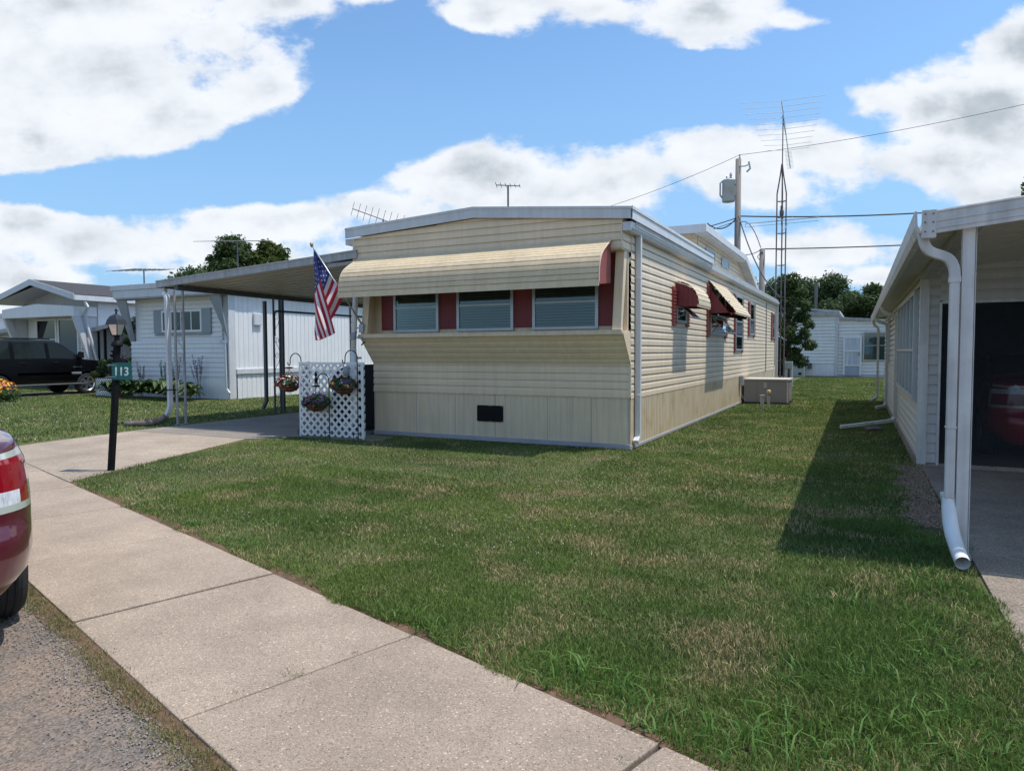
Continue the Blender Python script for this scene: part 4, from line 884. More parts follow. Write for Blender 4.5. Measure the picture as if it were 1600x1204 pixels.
t = thing('gas_riser', 'taller pipe with a rusty cream cap in the grass before the taupe cabinet', 'pipe', (-2.30, 19.7, 0))
MB().tube([(-2.30,19.7,-.01),(-2.30,19.7,.36)], .035, 12).build('pipe', M['galv'], t); MB().lathe((-2.30,19.7,.33), [(.045,0),(.05,.06),(.055,.10),(.035,.135),(.01,.14)], 12).build('cap', pm('rusty cream cap', (.6,.5,.3), .6, c2=(.35,.16,.04), scale=25), t, smooth=True)

# ------------------------------------------------------------------ antenna tower
t = thing('antenna_tower', 'tall thin rusty lattice tower carrying tv antennas behind the far corner of the cream home', 'antenna tower', (-3.05, 29.6, 0))
c0 = V((-3.08, 29.62, 0)); m_ = MB(); rl = [V((-.17,-.0,0)), V((.17,.0,0)), V((0,.29,0))]
def rp(i, z): q = 1 if z < 7.6 else max(.04, 1-(z-7.6)/1.1); return c0+rl[i]*q+V((0,0,z))
for i in range(3): m_.tube([rp(i, 0), rp(i, 7.6), rp(i, 8.35), rp(i, 8.75)], .028, 6)
m_.build('leg', M['rust'], t)
m_ = MB(); z = .5
while z < 7.8:
    for i in range(3): m_.tube([rp(i, z), rp((i+1) % 3, z)], .012, sq=(.045,.014))
    z += .62
m_.build('rung', M['rust'], t)
m_ = MB().tube([c0+V((0,.1,6.4)), c0+V((0,.1,10.8))], .02, 8); m_.lathe(tuple(c0+V((0,.1,6.75))), [(.05,0),(.08,.05),(.08,.2),(.05,.26),(.05,.4)], 10); m_.build('mast', M['dgrey'], t)
m_ = MB(); b0_ = c0+V((-.02,-.35,11.05)); b1_ = c0+V((.16,1.5,8.9))
bd = (b1_-b0_); ud = V((.985,.17,0)); m_.tube([b0_, b1_], .022, sq=(.03,.03)); m_.tube([b0_+bd*.1+V((0,0,-.3)), b0_+bd*.45+V((0,0,-.1))], .01, 5)
ao_ = m_.build('antenna_boom', M['galv'], t); m_ = MB()
for i in range(10):
    f_ = i/9*.72+.0; p = b0_+bd*f_; ln_ = 1.55*(1-.48*i/9)
    for sgn in (-1, 1): m_.tube([p, p+ud*ln_*sgn+V((0,0,.05))], .009, 4)
for i in range(14):
    p = b0_+bd*(.74+.26*i/13)
    m_.tube([p-ud*.13, p+ud*.13], .009, 4)
m_.build('antenna_rods', M['galv'], ao_)
m_ = MB().tube([c0+V((-1.35,.0,6.55)), c0+V((1.35,.1,6.6))], .02, 6).tube([c0+V((-1.35,.0,6.42)), c0+V((1.35,.1,6.47))], .009, 4).tube([c0+V((.1,-.3,6.1)), c0+V((.35,.5,6.75))], .012, 5).tube([c0+V((-1.35,0,6.42)), c0+V((-1.35,0,6.55))], .009, 4); m_.build('lower_antenna', M['galv'], t)
def yagi(name, base, h_, bdir, udir, L_, n, r, lab, up_=0., span=.7, cat='tv antenna', guys=False):
    t = thing(name, lab, cat, base); B = V(base); top = B+V((0,0,h_)); m_ = MB().tube([B, top], r*1.6, 6); 
    if guys:
        for a in (0, 2.1, 4.2): m_.tube([B+V((.22*math.cos(a), .22*math.sin(a), 0)), B+V((0,0,h_*.45))], r, 5)
    m_.build('mast', M['dgrey'], t)
    bd_ = V(bdir).normalized(); u_ = V(udir).normalized(); m2 = MB().tube([top-bd_*L_/2-V((0,0,up_)), top+bd_*L_/2+V((0,0,up_))], r, 6)
    for i in range(n):
        p = top+bd_*L_*(i/(n-1)-.5)+V((0,0,up_*2*(i/(n-1)-.5))); s_ = span*(1-.5*i/n); m2.tube([p-u_*s_, p+u_*s_], r*.55, 4)
    m2.build('antenna_rods', M['dgrey'], t)
yagi('roof_antenna', (-10.16,20,3.4), 3.3, (.8,.6,0), (.35,-.9,.1), .75, 6, .018, 'small tv antenna on a tripod mast above the middle of the cream home roof', guys=True, span=.25)
yagi('roof_antenna', (-15.0,20,3.5), 2.55, (-.87,-.45,.12), (.5,-.2,.9), 2.1, 11, .016, 'slanted yagi tv antenna seen between the carport roof and the cream home roof', up_=.25, span=.45)
yagi('roof_antenna', (-33.0,30,3.5), 4.5, (.9,.45,0), (.5,.85,.1), 3.0, 9, .025, 'wide tv antenna rising against the sky above the left tree', span=1.0)
yagi('roof_antenna', (-37.2,27,3.5), 2.75, (.9,.45,0), (.5,.8,.15), 2.6, 9, .025, 'tv antenna above the flat roof of the white home on the left', span=.8)

# ------------------------------------------------------------------ utility poles and wires
t = thing('utility_pole', 'tall wooden utility pole with a grey transformer drum behind the cream home', 'utility pole', (-6.06, 38, 0))
MB().tube([(-6.06,38,0),(-6.06,38,11.3)], [.19,.14], 14).build('pole', M['wood'], t, smooth=True)
m_ = MB().lathe((-6.52,37.9,9.15), [(.02,-.02),(.30,0),(.32,.05),(.32,1.05),(.33,1.07),(.30,1.12),(.1,1.2)], 20); m_.build('transformer', pm('transformer paint', (.46,.47,.46), .45, c2=(.42,.32,.27), lo=.5, hi=.7, scale=1.6), t, smooth=True)
MB().lathe((-6.40,37.8,10.3), [(.05,0),(.07,.05),(.04,.1),(.07,.16),(.03,.3)], 10).lathe((-6.62,37.95,10.3), [(.03,0),(.05,.05),(.03,.1),(.05,.16),(.02,.2)], 10).tube([(-6.80,37.8,9.35),(-6.90,37.7,9.5),(-6.90,37.7,10.1),(-6.8,37.75,10.2)], .045, 8).tube([(-6.2,37.95,9.4),(-6.06,37.9,9.4)], .05, 6).tube([(-6.2,37.95,10.0),(-6.06,37.9,10.0)], .05, 6).build('bushing', M['galv'], t)
MB().tube([(-6.06,37.9,10.9),(-5.7,37.8,10.85),(-5.55,37.8,10.9)], .03, 6).tube([(-5.52,37.8,11.05),(-5.45,37.8,10.7),(-5.62,37.8,10.55)], .05, 8).lathe((-6.0,38,11.3), [(.03,0),(.05,.08),(.03,.12),(.05,.2),(.02,.26)], 8).build('cutout', M['galv'], t)
t = thing('utility_pole', 'shorter plain wooden pole just right of the transformer pole', 'utility pole', (-4.84, 38, 0))
MB().tube([(-4.84,38,0),(-4.84,38,6.65)], [.17,.13], 14).build('pole', M['wood'], t, smooth=True)
MB().tube([(-4.95,37.9,6.1),(-5.05,37.85,6.25),(-4.9,37.85,6.45)], .02, 5).build('bracket', M['dgrey'], t)
def wire(a, b, sag, r, lab, n=24):
    a, b = V(a), V(b); p = [a.lerp(b, i/n)-V((0,0,sag*4*(i/n)*(1-i/n))) for i in range(n+1)]
    o = MB().tube(p, r, 5).build('overhead_wire', M['wire']); tag(o, lab, 'wire', 'overhead wires'); return o
wire((-6.0,38,11.5), (14,38.3,13.5), .5, .012, 'thin high wire running right from the top of the transformer pole')
wire((-6.0,38,11.5), (-24,40,9.0), .8, .012, 'thin high wire running left from the top of the transformer pole')
wire((-6.0,38,8.4), (14,38,8.3), .55, .035, 'thick twisted cable running right at the middle of the transformer pole')
wire((-4.9,38,6.65), (14,38.2,6.6), .25, .03, 'lower black cable running right from the top of the short pole')
wire((-6.0,38,8.35), (-14,31,6.6), .5, .025, 'cable drooping left from the transformer pole towards the raised roof')
wire((-6.0,38,8.2), (-12,24,4.6), .35, .018, 'lower cable drooping left from the transformer pole')
wire((-6.0,37.9,8.4), (-3.1,30,3.6), .6, .03, 'black service drop slanting down from the transformer pole to the back corner')
wire((-6.0,37.9,6.5), (-4.9,37.9,6.6), .15, .02, 'short cable linking the two wooden poles', 10)
wire((-6.0,37.9,8.0), (-4.9,37.9,6.7), -.55, .02, 'looped cable arching from the tall pole over to the short pole', 14)
wire((-6.1,37.9,8.3), (-7.4,37,8.0), .4, .03, 'tangled cable looping under the transformer', 12)

# ------------------------------------------------------------------ white home at the back
t = thing('rear_home', 'pale white home closing the lawn at the back, with a screen door and wide window', 'house', (-2, 44, 0))
ZB = .06
laps((-6.5,44,.72),(1,0,0),(0,0,1),(0,-1,0),4.93,2.75,.19,.02,gap=.03,gd=.04).build('front_siding', M['whiteblue'], t)
laps((-1.45,44.05,.1),(1,0,0),(0,0,1),(0,-1,0),5.5,3.1,.19,.02,gap=.03,gd=.04).build('front_siding', M['whiteblue'], t, clips=[((-1.5,0,3.28), V((.07,0,1)))])
ribs((-6.5,44.02,.05),(1,0,0),(0,0,1),(0,-1,0),5.0,.68,.16,.012).build('skirting', M['white'], t)
MB().box((-1.60,43.95,.05),(-1.46,44.05,3.35)).build('corner_trim', M['trimwhite'], t)
m_ = MB().box((-6.8,43.85,3.45),(-1.45,43.95,3.72)).prism([(-1.44,43.9,3.22),(5,43.9,2.78),(5,43.9,2.92),(-1.44,43.9,3.38)], (0,.1,0)); m_.build('fascia', M['trimgrey'], t)
m_ = MB(); roofprism(m_, 43.9, 60, -6.8, -1.4, 3.72, 4.0, 3.74, -4, .1); m_.prism([(-1.4,44,3.3),(5,44,2.86),(5,44,2.9),(-1.4,44,3.36)], (0,12,0)); m_.build('roof', M['roofgrey'], t)
MB().box((-6.45,44.1,0),(-1.5,58,3.4)).box((-1.48,44.12,0),(4.9,55,2.7)).build('walls', M['white'], t)
m_ = MB().box((-1.20,43.9,.10),(-1.10,43.99,2.28)).box((-.36,43.9,.10),(-.26,43.99,2.28)).box((-1.10,43.9,2.18),(-.36,43.99,2.28)).box((-1.1,43.9,1.42),(-.36,43.98,1.50)).box((-1.1,43.9,.62),(-.36,43.98,.68)).build('door_frame', M['whiteframe'], t)
MB().box((-1.1,43.94,.68),(-.36,43.96,2.18)).build('door_curtain', M['curtain'], m_); MB().box((-1.1,43.94,.10),(-.36,43.96,.62)).build('door_panel', pm('grey door panel', (.36,.40,.47), .5), m_); MB().box((-.40,43.85,1.2),(-.37,43.9,1.38)).build('handle', M['black'], m_)
window(t, (-.20,43.98,0), (1,0,0), (0,-1,0), 2.6, .92, 2.52, .06, rails=(1.76,), mull=(1.25,), fr='alu', back='curtain', dep=.06)
o_ = MB().box((-5.05,43.2,0),(-4.2,43.8,.82)).build('black_cabinet', M['black'], None, bevel=.02); tag(o_, 'black cabinet beside the pale grey green box under the white home at the back', 'cabinet')
t = thing('utility_box', 'pale grey green box against the skirting of the white home at the back', 'utility box', (-3.6, 43.4, 0))
bx_m = pm('grey green cabinet', (.36,.39,.36), .5)
MB().box((-4.15,43.15,0),(-3.15,43.85,.80)).build('box', bx_m, t, bevel=.02); MB().box((-4.18,43.12,.80),(-3.12,43.88,.86)).build('lid', bx_m, t, bevel=.02); MB().box((-3.45,43.13,.12),(-3.30,43.15,.25)).box((-4.0,43.13,.68),(-3.8,43.15,.73)).build('vent', M['black'], t)
o_ = MB().box((-3.02,43.80,.45),(-2.80,43.95,.78)).build('meter_box', M['dgrey'], None, bevel=.02); tag(o_, 'small dark meter box on the ribbed skirting of the white home at the back', 'meter box')
t = thing('gas_tank', 'pair of grey gas meters on pipes behind the far corner of the cream home', 'gas meter', (-2.9, 31, 0))
MB().tube([(-2.95,31,0),(-2.95,31,.9)], .06, 10).tube([(-2.75,31,0),(-2.75,31,.75)], .06, 10).box((-3.0,30.9,.75),(-2.7,31.1,1.05)).build('meter', M['galv'], t, bevel=.02)

# ------------------------------------------------------------------ homes on the left
t = thing('white_home', 'white mobile home with a small grey shuttered window, just beyond the carport', 'house', (-20.5, 22, 0))
HX0, HX1, HY = -22.9, -18.15, 16.07
laps((HX0,HY,.70),(1,0,0),(0,0,1),(0,-1,0),HX1-HX0-.06,1.15,.155,.016,gap=.014,gd=.025).build('lower_siding', M['whiteblue'], t)
laps((HX0+.35,HY+.12,1.85),(1,0,0),(0,0,1),(0,-1,0),HX1-HX0-.75,1.5,.155,.016,gap=.014,gd=.025).build('upper_siding', M['whiteblue'], t)
ribs((HX0,HY+.01,0),(1,0,0),(0,0,1),(0,-1,0),HX1-HX0-.05,.70,.11,.008).build('front_skirting', M['whiteblue'], t)
for sx, xa in ((-1, HX0+.0), (1, HX1-.5)):          # splayed cheeks beside the recessed front
    x_out = HX0-.02 if sx < 0 else HX1+.0; xb, xt = (HX0+.06, HX0+.22) if sx < 0 else (HX1-.10, HX1-.52)
    MB().prism([(xb,HY+.08,1.86),(x_out,HY-.02,1.86),(x_out-(.25 if sx < 0 else 0),HY-.35,3.36),(xt,HY-.32,3.36)], (0,.03,0)).build('cheek_panel', M['shutter'], t)
MB().box((HX0-.25,HY-.40,3.32),(HX1+.0,HY+.15,3.36)).build('soffit', M['trimgrey'], t)
MB().box((HX0-.32,HY-.42,3.36),(HX1+.25,HY-.39,3.62)).box((HX0-.40,HY-.45,3.62),(HX1+.35,HY-.40,3.80)).box((HX1+.2,HY-.4,3.40),(HX1+.22,HY+14,3.62)).build('fascia', M['trimwhite'], t, bevel=.01)
MB().box((HX0-.38,HY-.40,3.70),(HX1+.33,HY+14,3.78)).build('roof', M['roofgrey'], t)
ribs((HX1,HY,.95),(0,1,0),(0,0,1),(1,0,0),16,2.45,.20,.014,.1).build('side_siding', M['white'], t)
ribs((HX1+.005,HY+.3,0),(0,1,0),(0,0,1),(1,0,0),15.7,.80,.20,.014,.1).build('side_skirting', M['white'], t)
MB().box((HX1-.03,HY-.02,0),(HX1+.03,HY+.25,3.4)).box((HX1-.02,HY+.25,.80),(HX1+.07,HY+16,.97)).build('side_trim', M['trimwhite'], t, bevel=.01)
MB().box((HX1+.02,17.05,2.4),(HX1+.10,17.4,2.78)).build('side_vent', M['trimwhite'], t, bevel=.01)
MB().tube([(HX1-.35,HY-.05,1.86),(HX1-.1,HY-.05,1.8),(HX1-.08,HY-.05,.35),(HX1+.1,HY-.1,.2)], .03, sq=(.06,.06)).build('downspout', M['trimwhite'], t)
window(t, (-21.38,HY+.10,0), (1,0,0), (0,-1,0), 1.95, 2.18, 2.92, .07, mull=(.48,.96,1.45), fr='whiteframe', back='room', gl='glassdark', dep=.06)
MB().box((-21.78,HY+.05,2.15),(-21.39,HY+.10,2.95)).box((-19.42,HY+.05,2.15),(-19.02,HY+.10,2.95)).box((-21.75,HY+.06,2.08),(-19.05,HY+.10,2.14)).build('shutter', M['shutter'], t)
MB().box((HX0+.05,HY+.15,0),(HX1-.02,HY+.2,3.4)).box((HX0,HY+.2,0),(HX0+.05,HY+16,3.5)).box((HX0,HY+16,0),(HX1,HY+16.1,3.5)).build('walls', M['white'], t)

t = thing('gabled_home', 'white gabled home with a charcoal shingle roof behind the black truck', 'house', (-31.5, 25, 0))
GX0, GX1, GY = -34.0, -28.97, 18.55
MB().box((GX0,GY+.3,0),(GX1-.02,GY+16,3.7)).build('walls', M['white'], t)
ribs((GX1,GY+.3,.95),(0,1,0),(0,0,1),(1,0,0),16,1.7,.22,.014).build('side_siding', M['white'], t); laps((GX1,GY+.3,2.65),(0,1,0),(0,0,1),(1,0,0),16,1.05,.35,.01).build('side_siding', M['white'], t)
MB().box((GX0,GY+.28,0),(GX1+.02,GY+16,.95)).build('skirting', pm('charcoal skirting', (.07,.08,.09), .8), t)
ribs((GX0+.1,GY+.26,.95),(1,0,0),(0,0,1),(0,-1,0),GX1-GX0-.2,2.3,.22,.012).build('front_siding', M['white'], t)
m_ = MB(); m_.prism([(GX0-.05,GY-.75,3.02),(GX1+.02,GY-.75,3.02),(GX1+.02,GY-.75,3.42),(GX0+2.5,GY-.75,3.58),(GX0-.05,GY-.75,3.40)], (0,1.0,0)); m_.build('bay_header', M['white'], t, bevel=.01)
for x_ in (GX0-.05, GX1-.15):
    MB().prism([(x_,GY-.74,3.03),(x_,GY-.45,3.03),(x_,GY+.28,.3),(x_,GY+.16,.3)], (.16,0,0)).prism([(x_+.05,GY-.5,3.02),(x_+.05,GY+.3,3.02),(x_+.05,GY+.27,.5)], (.04,0,0)).build('splayed_post', M['trimwhite'], t)
gp = 31.6
m_ = MB(); xm = (GX0+GX1)/2; zE, zR = 3.78, 4.50; ov = .42
m_.prism([(GX0+.0,GY+.28,3.40),(GX1,GY+.28,3.40),(GX1,GY+.28,3.85),(xm,GY+.28,4.60),(GX0,GY+.28,3.85)], (0,.04,0)); m_.build('gable_wall', M['rhside'], t)
sl_ = (zR-zE)/(xm-(GX0-ov)); m_ = MB()
for sg in (-1, 1):
    xe = GX0-ov if sg < 0 else GX1+ov; m_.prism([(xe,GY-.95,zE),(xm,GY-.95,zR),(xm,GY-.95,zR+.1),(xe,GY-.95,zE+.1)], (0,17,0))
m_.build('roof', M['shingle'], t)
m_ = MB()
for sg in (-1, 1):
    xe = GX0-ov-.02 if sg < 0 else GX1+ov+.02; m_.prism([(xe,GY-.98,zE-.14),(xm,GY-.98,zR-.14),(xm,GY-.98,zR+.11),(xe,GY-.98,zE+.11)], (0,.03,0)); m_.box((xe-.03,GY-.96,zE-.14),(xe+.03,GY+16,zE+.06))
m_.prism([(GX0-.4,GY-.94,zE-.10),(xm,GY-.64,zR-.10),(GX1+.4,GY-.94,zE-.10),(GX1+.4,GY-.94,zE-.13),(xm,GY-.64,zR-.15),(GX0-.4,GY-.94,zE-.13)], (0,1.2,0)); m_.build('fascia', M['trimwhite'], t)
MB().tube([(GX1+.4,GY-.5,3.6),(GX1+.5,GY-.45,3.4),(GX1+.1,GY-.3,3.15),(GX1+.05,GY-.2,2.6),(GX1+.25,GY+.1,1.0)], .05, sq=(.08,.08)).build('downspout', M['trimwhite'], t)
window(t, (-33.2,GY+.24,0), (1,0,0), (0,-1,0), 1.5, 1.15, 3.0, .08, rails=(2.1,), fr='whiteframe', back='curtain', gl='glassdark', dep=.08); window(t, (-31.6,GY+.24,0), (1,0,0), (0,-1,0), 1.45, 1.15, 3.0, .08, fr='whiteframe', back='curtain', gl='glassdark', dep=.08)
m_ = MB()
for i in range(3): m_.box((-29.95+i*.13,GY+.20,1.62),(-29.87+i*.13,GY+.23,1.72)); m_.box((-29.95+i*.13,GY+.2,1.85),(-29.91+i*.13,GY+.23,1.93))
m_.tube([(-29.9,GY+.2,2.15),(-29.78,GY+.2,2.3),(-29.7,GY+.2,2.45)], .035, 6).tube([(-29.95,GY+.2,2.38),(-29.6,GY+.2,2.28)], .03, 6); m_.build('wall_ornament', M['black'], t)
# carport of the gabled home over the truck
t = thing('truck_carport', 'low grey carport roof on dark posts behind the black truck', 'carport', (-27, 19, 0))
m_ = MB(); m_.prism([(-29.2,18.6,2.35),(-23.9,18.6,3.15),(-23.9,18.6,3.30),(-29.2,18.6,2.52)], (0,.03,0)); m_.build('fascia', M['trimgrey'], t)
MB().prism([(-29.2,18.64,2.48),(-23.9,18.64,3.26),(-23.9,18.64,3.28),(-29.2,18.64,2.50)], (0,8,0)).box((-29.2,18.62,2.35),(-29.1,26,2.48)).build('roof', M['dgrey'], t)
MB().box((-28.9,18.75,0),(-28.84,18.81,2.4)).box((-28.5,18.75,0),(-28.42,18.83,2.5)).build('post', M['black'], t)

t = thing('distant_home', 'pale home with an open carport at the far left edge behind the gabled home', 'house', (-42, 24, 0))
laps((-48,23.5,.6),(1,0,0),(0,0,1),(0,-1,0),8,3.0,.2,.02).build('front_siding', M['whiteblue'], t)
MB().box((-48,23.6,0),(-40.1,32,3.6)).build('walls', M['whiteblue'], t); MB().box((-48.3,23.3,3.6),(-39.8,32,3.8)).build('roof', M['trimwhite'], t, bevel=.02)
MB().prism([(-48,22.5,2.3),(-38,22.5,3.0),(-38,22.5,3.2),(-48,22.5,2.5)], (0,1,0)).build('awning', M['trimgrey'], t)
window(t, (-42.6,23.48,0), (1,0,0), (0,-1,0), 1.6, 1.3, 2.9, .1, rails=(2.1,), fr='whiteframe', back='curtain', dep=.06)
o_ = MB().box((-39.8,24.5,0),(-38.9,24.6,1.9)).build('wood_screen', pm('tan board', (.5,.36,.2), .8), None, bevel=.01); tag(o_, 'tan wooden board standing between the far left homes', 'board')

# ------------------------------------------------------------------ vehicles
def car(name, lab, loc, rz, L_, W, top, rows, belt, roofz, tumble, pe, wheels, wr, paint, glassr, wsr, rlamp, flamp, bump, parts, ww=.2, rim='rim'):
    """rear at x=0, nose at x=L, centred on y; top: (x,z) keys of the upper outline, rows: levels below the belt"""
    t = thing(name, lab, 'car' if 'suv' not in name else 'truck', loc, rz, world=False)
    tx, tz = [p[0] for p in top], [p[1] for p in top]; zb = rows[0]
    xs = sorted(set([round(L_/2*(1-math.cos(math.pi*i/64)), 4) for i in range(65)]+[round(x, 3) for x in np.linspace(.15, L_-.15, 36)]))
    xs[0] = .0006; xs[-1] = L_-.0006
    up_ = [.06, .30, .62, .88, 1.0]; crown = [.93, .75, .45, 0.0]
    vs, fs, mi = [], [], []; nR = len(rows)+1+len(up_)+len(crown)+1
    def hw(x): q = abs((x-L_/2)/(L_/2)); return W/2*(max(0, 1-q**pe))**.36
    sec = []
    for x in xs:
        zt = cr(tx, tz, x); w = hw(x); pts = [(0, zb, 0)]
        def half(z):
            k = 1-(.26 if x < .9 and W < 1.9 else .10)*max(0, (rows[0]+.26-z)/.26)**2
            if z > belt: k = 1-.025-tumble*(z-belt)/(roofz-belt)
            elif z > belt-.25: k = 1-.025*((z-belt+.25)/.25)**2
            return w*k
        lev = list(rows)+[belt]
        zc_ = zt-.03
        for z in lev: zz = min(z, zc_-.004*(len(lev)-lev.index(z))); pts.append((half(zz), zz, z))
        for u in up_: zz = min(belt, zc_)+max(0, zc_-belt)*u if zc_ > belt else zc_; pts.append((half(zz)-(0.0 if u < 1 else .012), zz+(.0 if zc_ > belt else u*.004), 9))
        hh_ = half(zc_)
        for q in crown: pts.append((hh_*q, zc_+.03*(1-q**2.2)+.012*(1-q), 10))
        row = []
        for (y, z, _) in pts:
            # bumper bulge: ends stick out at bumper height, tuck in above
            e = 0
            if x < .5: e = (1-x/.5)*bump[0](z)
            if x > L_-.5: e = -(1-(L_-x)/.5)*bump[1](z)
            row.append((x+e, y, z))
        sec.append(row)
    n = len(sec[0]); base = {}
    full = [[(x, -y, z) for x, y, z in r[1:-1][::-1]] for r in sec]; ring = [sec[i]+full[i] for i in range(len(sec))]; m_ = len(ring[0])
    vs = [p for r in ring for p in r]; tr = lambda j: j if j < n else m_-j
    belt_i = len(rows)+1
    for i in range(len(xs)-1):
        for j in range(m_):
            j2 = (j+1) % m_; fs.append((i*m_+j, i*m_+j2, (i+1)*m_+j2, (i+1)*m_+j)); a, b = sorted((tr(j), tr(j2)))
            xm_ = (xs[i]+xs[i+1])/2; P = ring[i][j]; Q = ring[i+1][j2]; zm = (P[2]+Q[2])/2; ym = abs(P[1]+Q[1])/2; g_ = 0
            ztm = cr(tx, tz, xm_)
            if a >= belt_i+1 and b <= belt_i+4 and any(l0 < xm_ < l1 for l0, l1 in glassr) and ztm > belt+.20: g_ = 1
            if b >= belt_i+6 and any(l0 < xm_ < l1 for l0, l1 in wsr): g_ = 1
            if a >= 1 and rlamp and rlamp[0] < zm < rlamp[1] and xm_ < rlamp[2] and ym > rlamp[3]: g_ = 2 if not (rlamp[4] < zm < rlamp[5] and ym < rlamp[6]) else 3
            if a >= 1 and rlamp and g_ == 2 and (zm > rlamp[1]-.03 or zm < rlamp[0]+.02 or (ym > W/2*.93 and xm_ > rlamp[2]*.72)): g_ = 4
            if flamp and flamp[0] < zm < flamp[1] and xm_ > L_-flamp[2] and ym > flamp[3]: g_ = 3
            mi.append(g_)
    fs.append(tuple(range(m_))[::-1]); mi.append(0); fs.append(tuple(range((len(xs)-1)*m_, len(xs)*m_))); mi.append(0)
    me = bpy.data.meshes.new('body'); me.from_pydata(vs, [], fs)
    for q in (paint, M['carglass'], M['lampred'], M['lampclear'], M['lamptrim'], M['black']): me.materials.append(q)
    me.polygons.foreach_set('material_index', mi); me.polygons.foreach_set('use_smooth', [True]*len(fs))
    bm = bmesh.new(); bm.from_mesh(me); bmesh.ops.recalc_face_normals(bm, faces=bm.faces[:]); bm.to_mesh(me); bm.free()
    bo = bpy.data.objects.new('body', me); col.objects.link(bo)
    cut = MB()
    for wx in wheels:
        for sg in (-1, 1): cut.lathe((wx, sg*(W/2-.12) , wr), [(wr+.055, -.2), (wr+.055, .25)], 40, axis='y')
    co = cut.build('cutter', M['black']); co.data.materials.clear(); co.data.materials.append(M['black'])
    md = bo.modifiers.new('b', 'BOOLEAN'); md.operation = 'DIFFERENCE'; md.object = co; md.solver = 'EXACT'
    dg = bpy.context.evaluated_depsgraph_get(); nm = bpy.data.meshes.new_from_object(bo.evaluated_get(dg)); bo.modifiers.clear(); bpy.data.objects.remove(co)
    names = {0: 'body', 1: 'window_glass', 2: 'tail_light', 3: 'clear_lamp', 4: 'lamp_surround', 5: 'wheel_arch'}
    mats_ = list(nm.materials)
    bodyo = None
    for k_ in range(len(mats_)):
        bm = bmesh.new(); bm.from_mesh(nm); bmesh.ops.delete(bm, geom=[f for f in bm.faces if f.material_index != k_], context='FACES')
        if not bm.faces: bm.free(); continue
        nm_name = {paint.name: 'body', 'tinted car glass': 'window_glass', 'red lens': 'tail_light', 'clear lens': 'clear_lamp', 'chrome edged lamp trim': 'lamp_surround', 'black paint': 'wheel_arch'}[mats_[k_].name]
        m2 = bpy.data.meshes.new(nm_name); bm.to_mesh(m2); bm.free(); m2.materials.clear(); m2.materials.append(mats_[k_]); m2.polygons.foreach_set('material_index', [0]*len(m2.polygons))
        o = bpy.data.objects.new(nm_name, m2); col.objects.link(o); o.parent = t
        if nm_name == 'body': bodyo = o
    bpy.data.objects.remove(bo)
    for wx in wheels:
        for sg in (-1, 1):
            y0 = sg*(W/2-.015); w_ = MB(); q = [(wr*.70,-.0),(wr*.9,.0),(wr*.985,.03),(wr,.055),(wr,ww-.055),(wr*.985,ww-.03),(wr*.9,ww),(wr*.6,ww)]
            w_.lathe((wx, y0, wr), [(r_, -h_*sg) for r_, h_ in q], 40, axis='y', caps=(0, 1))
            for j in range(4): w_.lathe((wx, y0-sg*(.045+j*.035), wr), [(wr+.0, 0), (wr+.004, -.004*sg), (wr+.004, -.02*sg), (wr, -.024*sg)], 40, axis='y')
            wo_ = w_.build('wheel', M['tyre'], t, smooth=False)
            r_ = MB().lathe((wx, y0-sg*.035, wr), [(wr*.70, .03*sg), (wr*.68, .034*sg), (wr*.60, .0), (wr*.58, -.05*sg), (.02, -.055*sg)], 32, axis='y', caps=(0, 1))
            for k_ in range(6):
                a = k_*math.pi/3+.3; d = V((math.cos(a), 0, math.sin(a))); tt = V((-math.sin(a), 0, math.cos(a))); c_ = V((wx, y0-sg*.045, wr))
                r_.prism([c_+d*.05+tt*.032, c_+d*wr*.62+tt*.045, c_+d*wr*.62-tt*.045, c_+d*.05-tt*.032], V((0, sg*.022, 0)))
            r_.lathe((wx, y0-sg*.045, wr), [(.055, 0), (.05, .03*sg), (.01, .034*sg)], 14, axis='y')
            ro = r_.build('rim', M[rim], wo_); ro.matrix_parent_inverse = Matrix.Identity(4)
    parts(t); return t
# maroon sedan at the kerb, rear towards the camera
def sedan_parts(t):
    MB().box((-.012,-.26,.80),(.008,.26,.93)).build('licence_plate', M['whiteframe'], t, bevel=.006)
    MB().tube([(4.0-.62,.93,.95),(4.0-.60,1.02,.98)], .02, 6).box((3.36,.98,.92),(3.44,1.12,1.04)).build('mirror', M['carred'], t, bevel=.02)
    MB().box((2.45,.905,.82),(2.65,.93,.85)).box((1.5,.905,.84),(1.68,.93,.87)).build('door_handle', M['carred'], t, bevel=.01)
top_s = [(0,.88),(.04,1.035),(.15,1.09),(.55,1.13),(.95,1.17),(1.35,1.37),(1.75,1.455),(2.4,1.47),(2.9,1.41),(3.35,1.20),(3.65,1.03),(4.2,.95),(4.6,.82),(4.75,.62)]
bmp_s = (lambda z: (-.01 if z < .62 else .055*min(1, (z-.62)/.06)+.05*max(0, z-.75))+.18*max(0, .42-z), lambda z: .1*max(0, z-.5)+.12*max(0, .35-z))
rows_s = [.24,.27,.33,.42,.52,.61,.635,.68,.735,.77,.80,.84,.88,.92,.955]
CS = S(4.04, .015); ang = math.atan2(SU.y, SU.x)
car('sedan', 'maroon sedan parked at the kerb, only its right tail light corner showing', (CS[0], CS[1], -.03), ang, 4.75, 1.86, top_s, rows_s, .975, 1.47, .22, 12.0, (.93, 3.68), .325, M['carred'],
    [(1.0,2.08),(2.16,3.1)], [(.98,1.55),(2.75,3.5)], (.735,1.03,.40,.42,.76,.85,.80), (.6,.78,.45,.45), bmp_s, sedan_parts, .215)
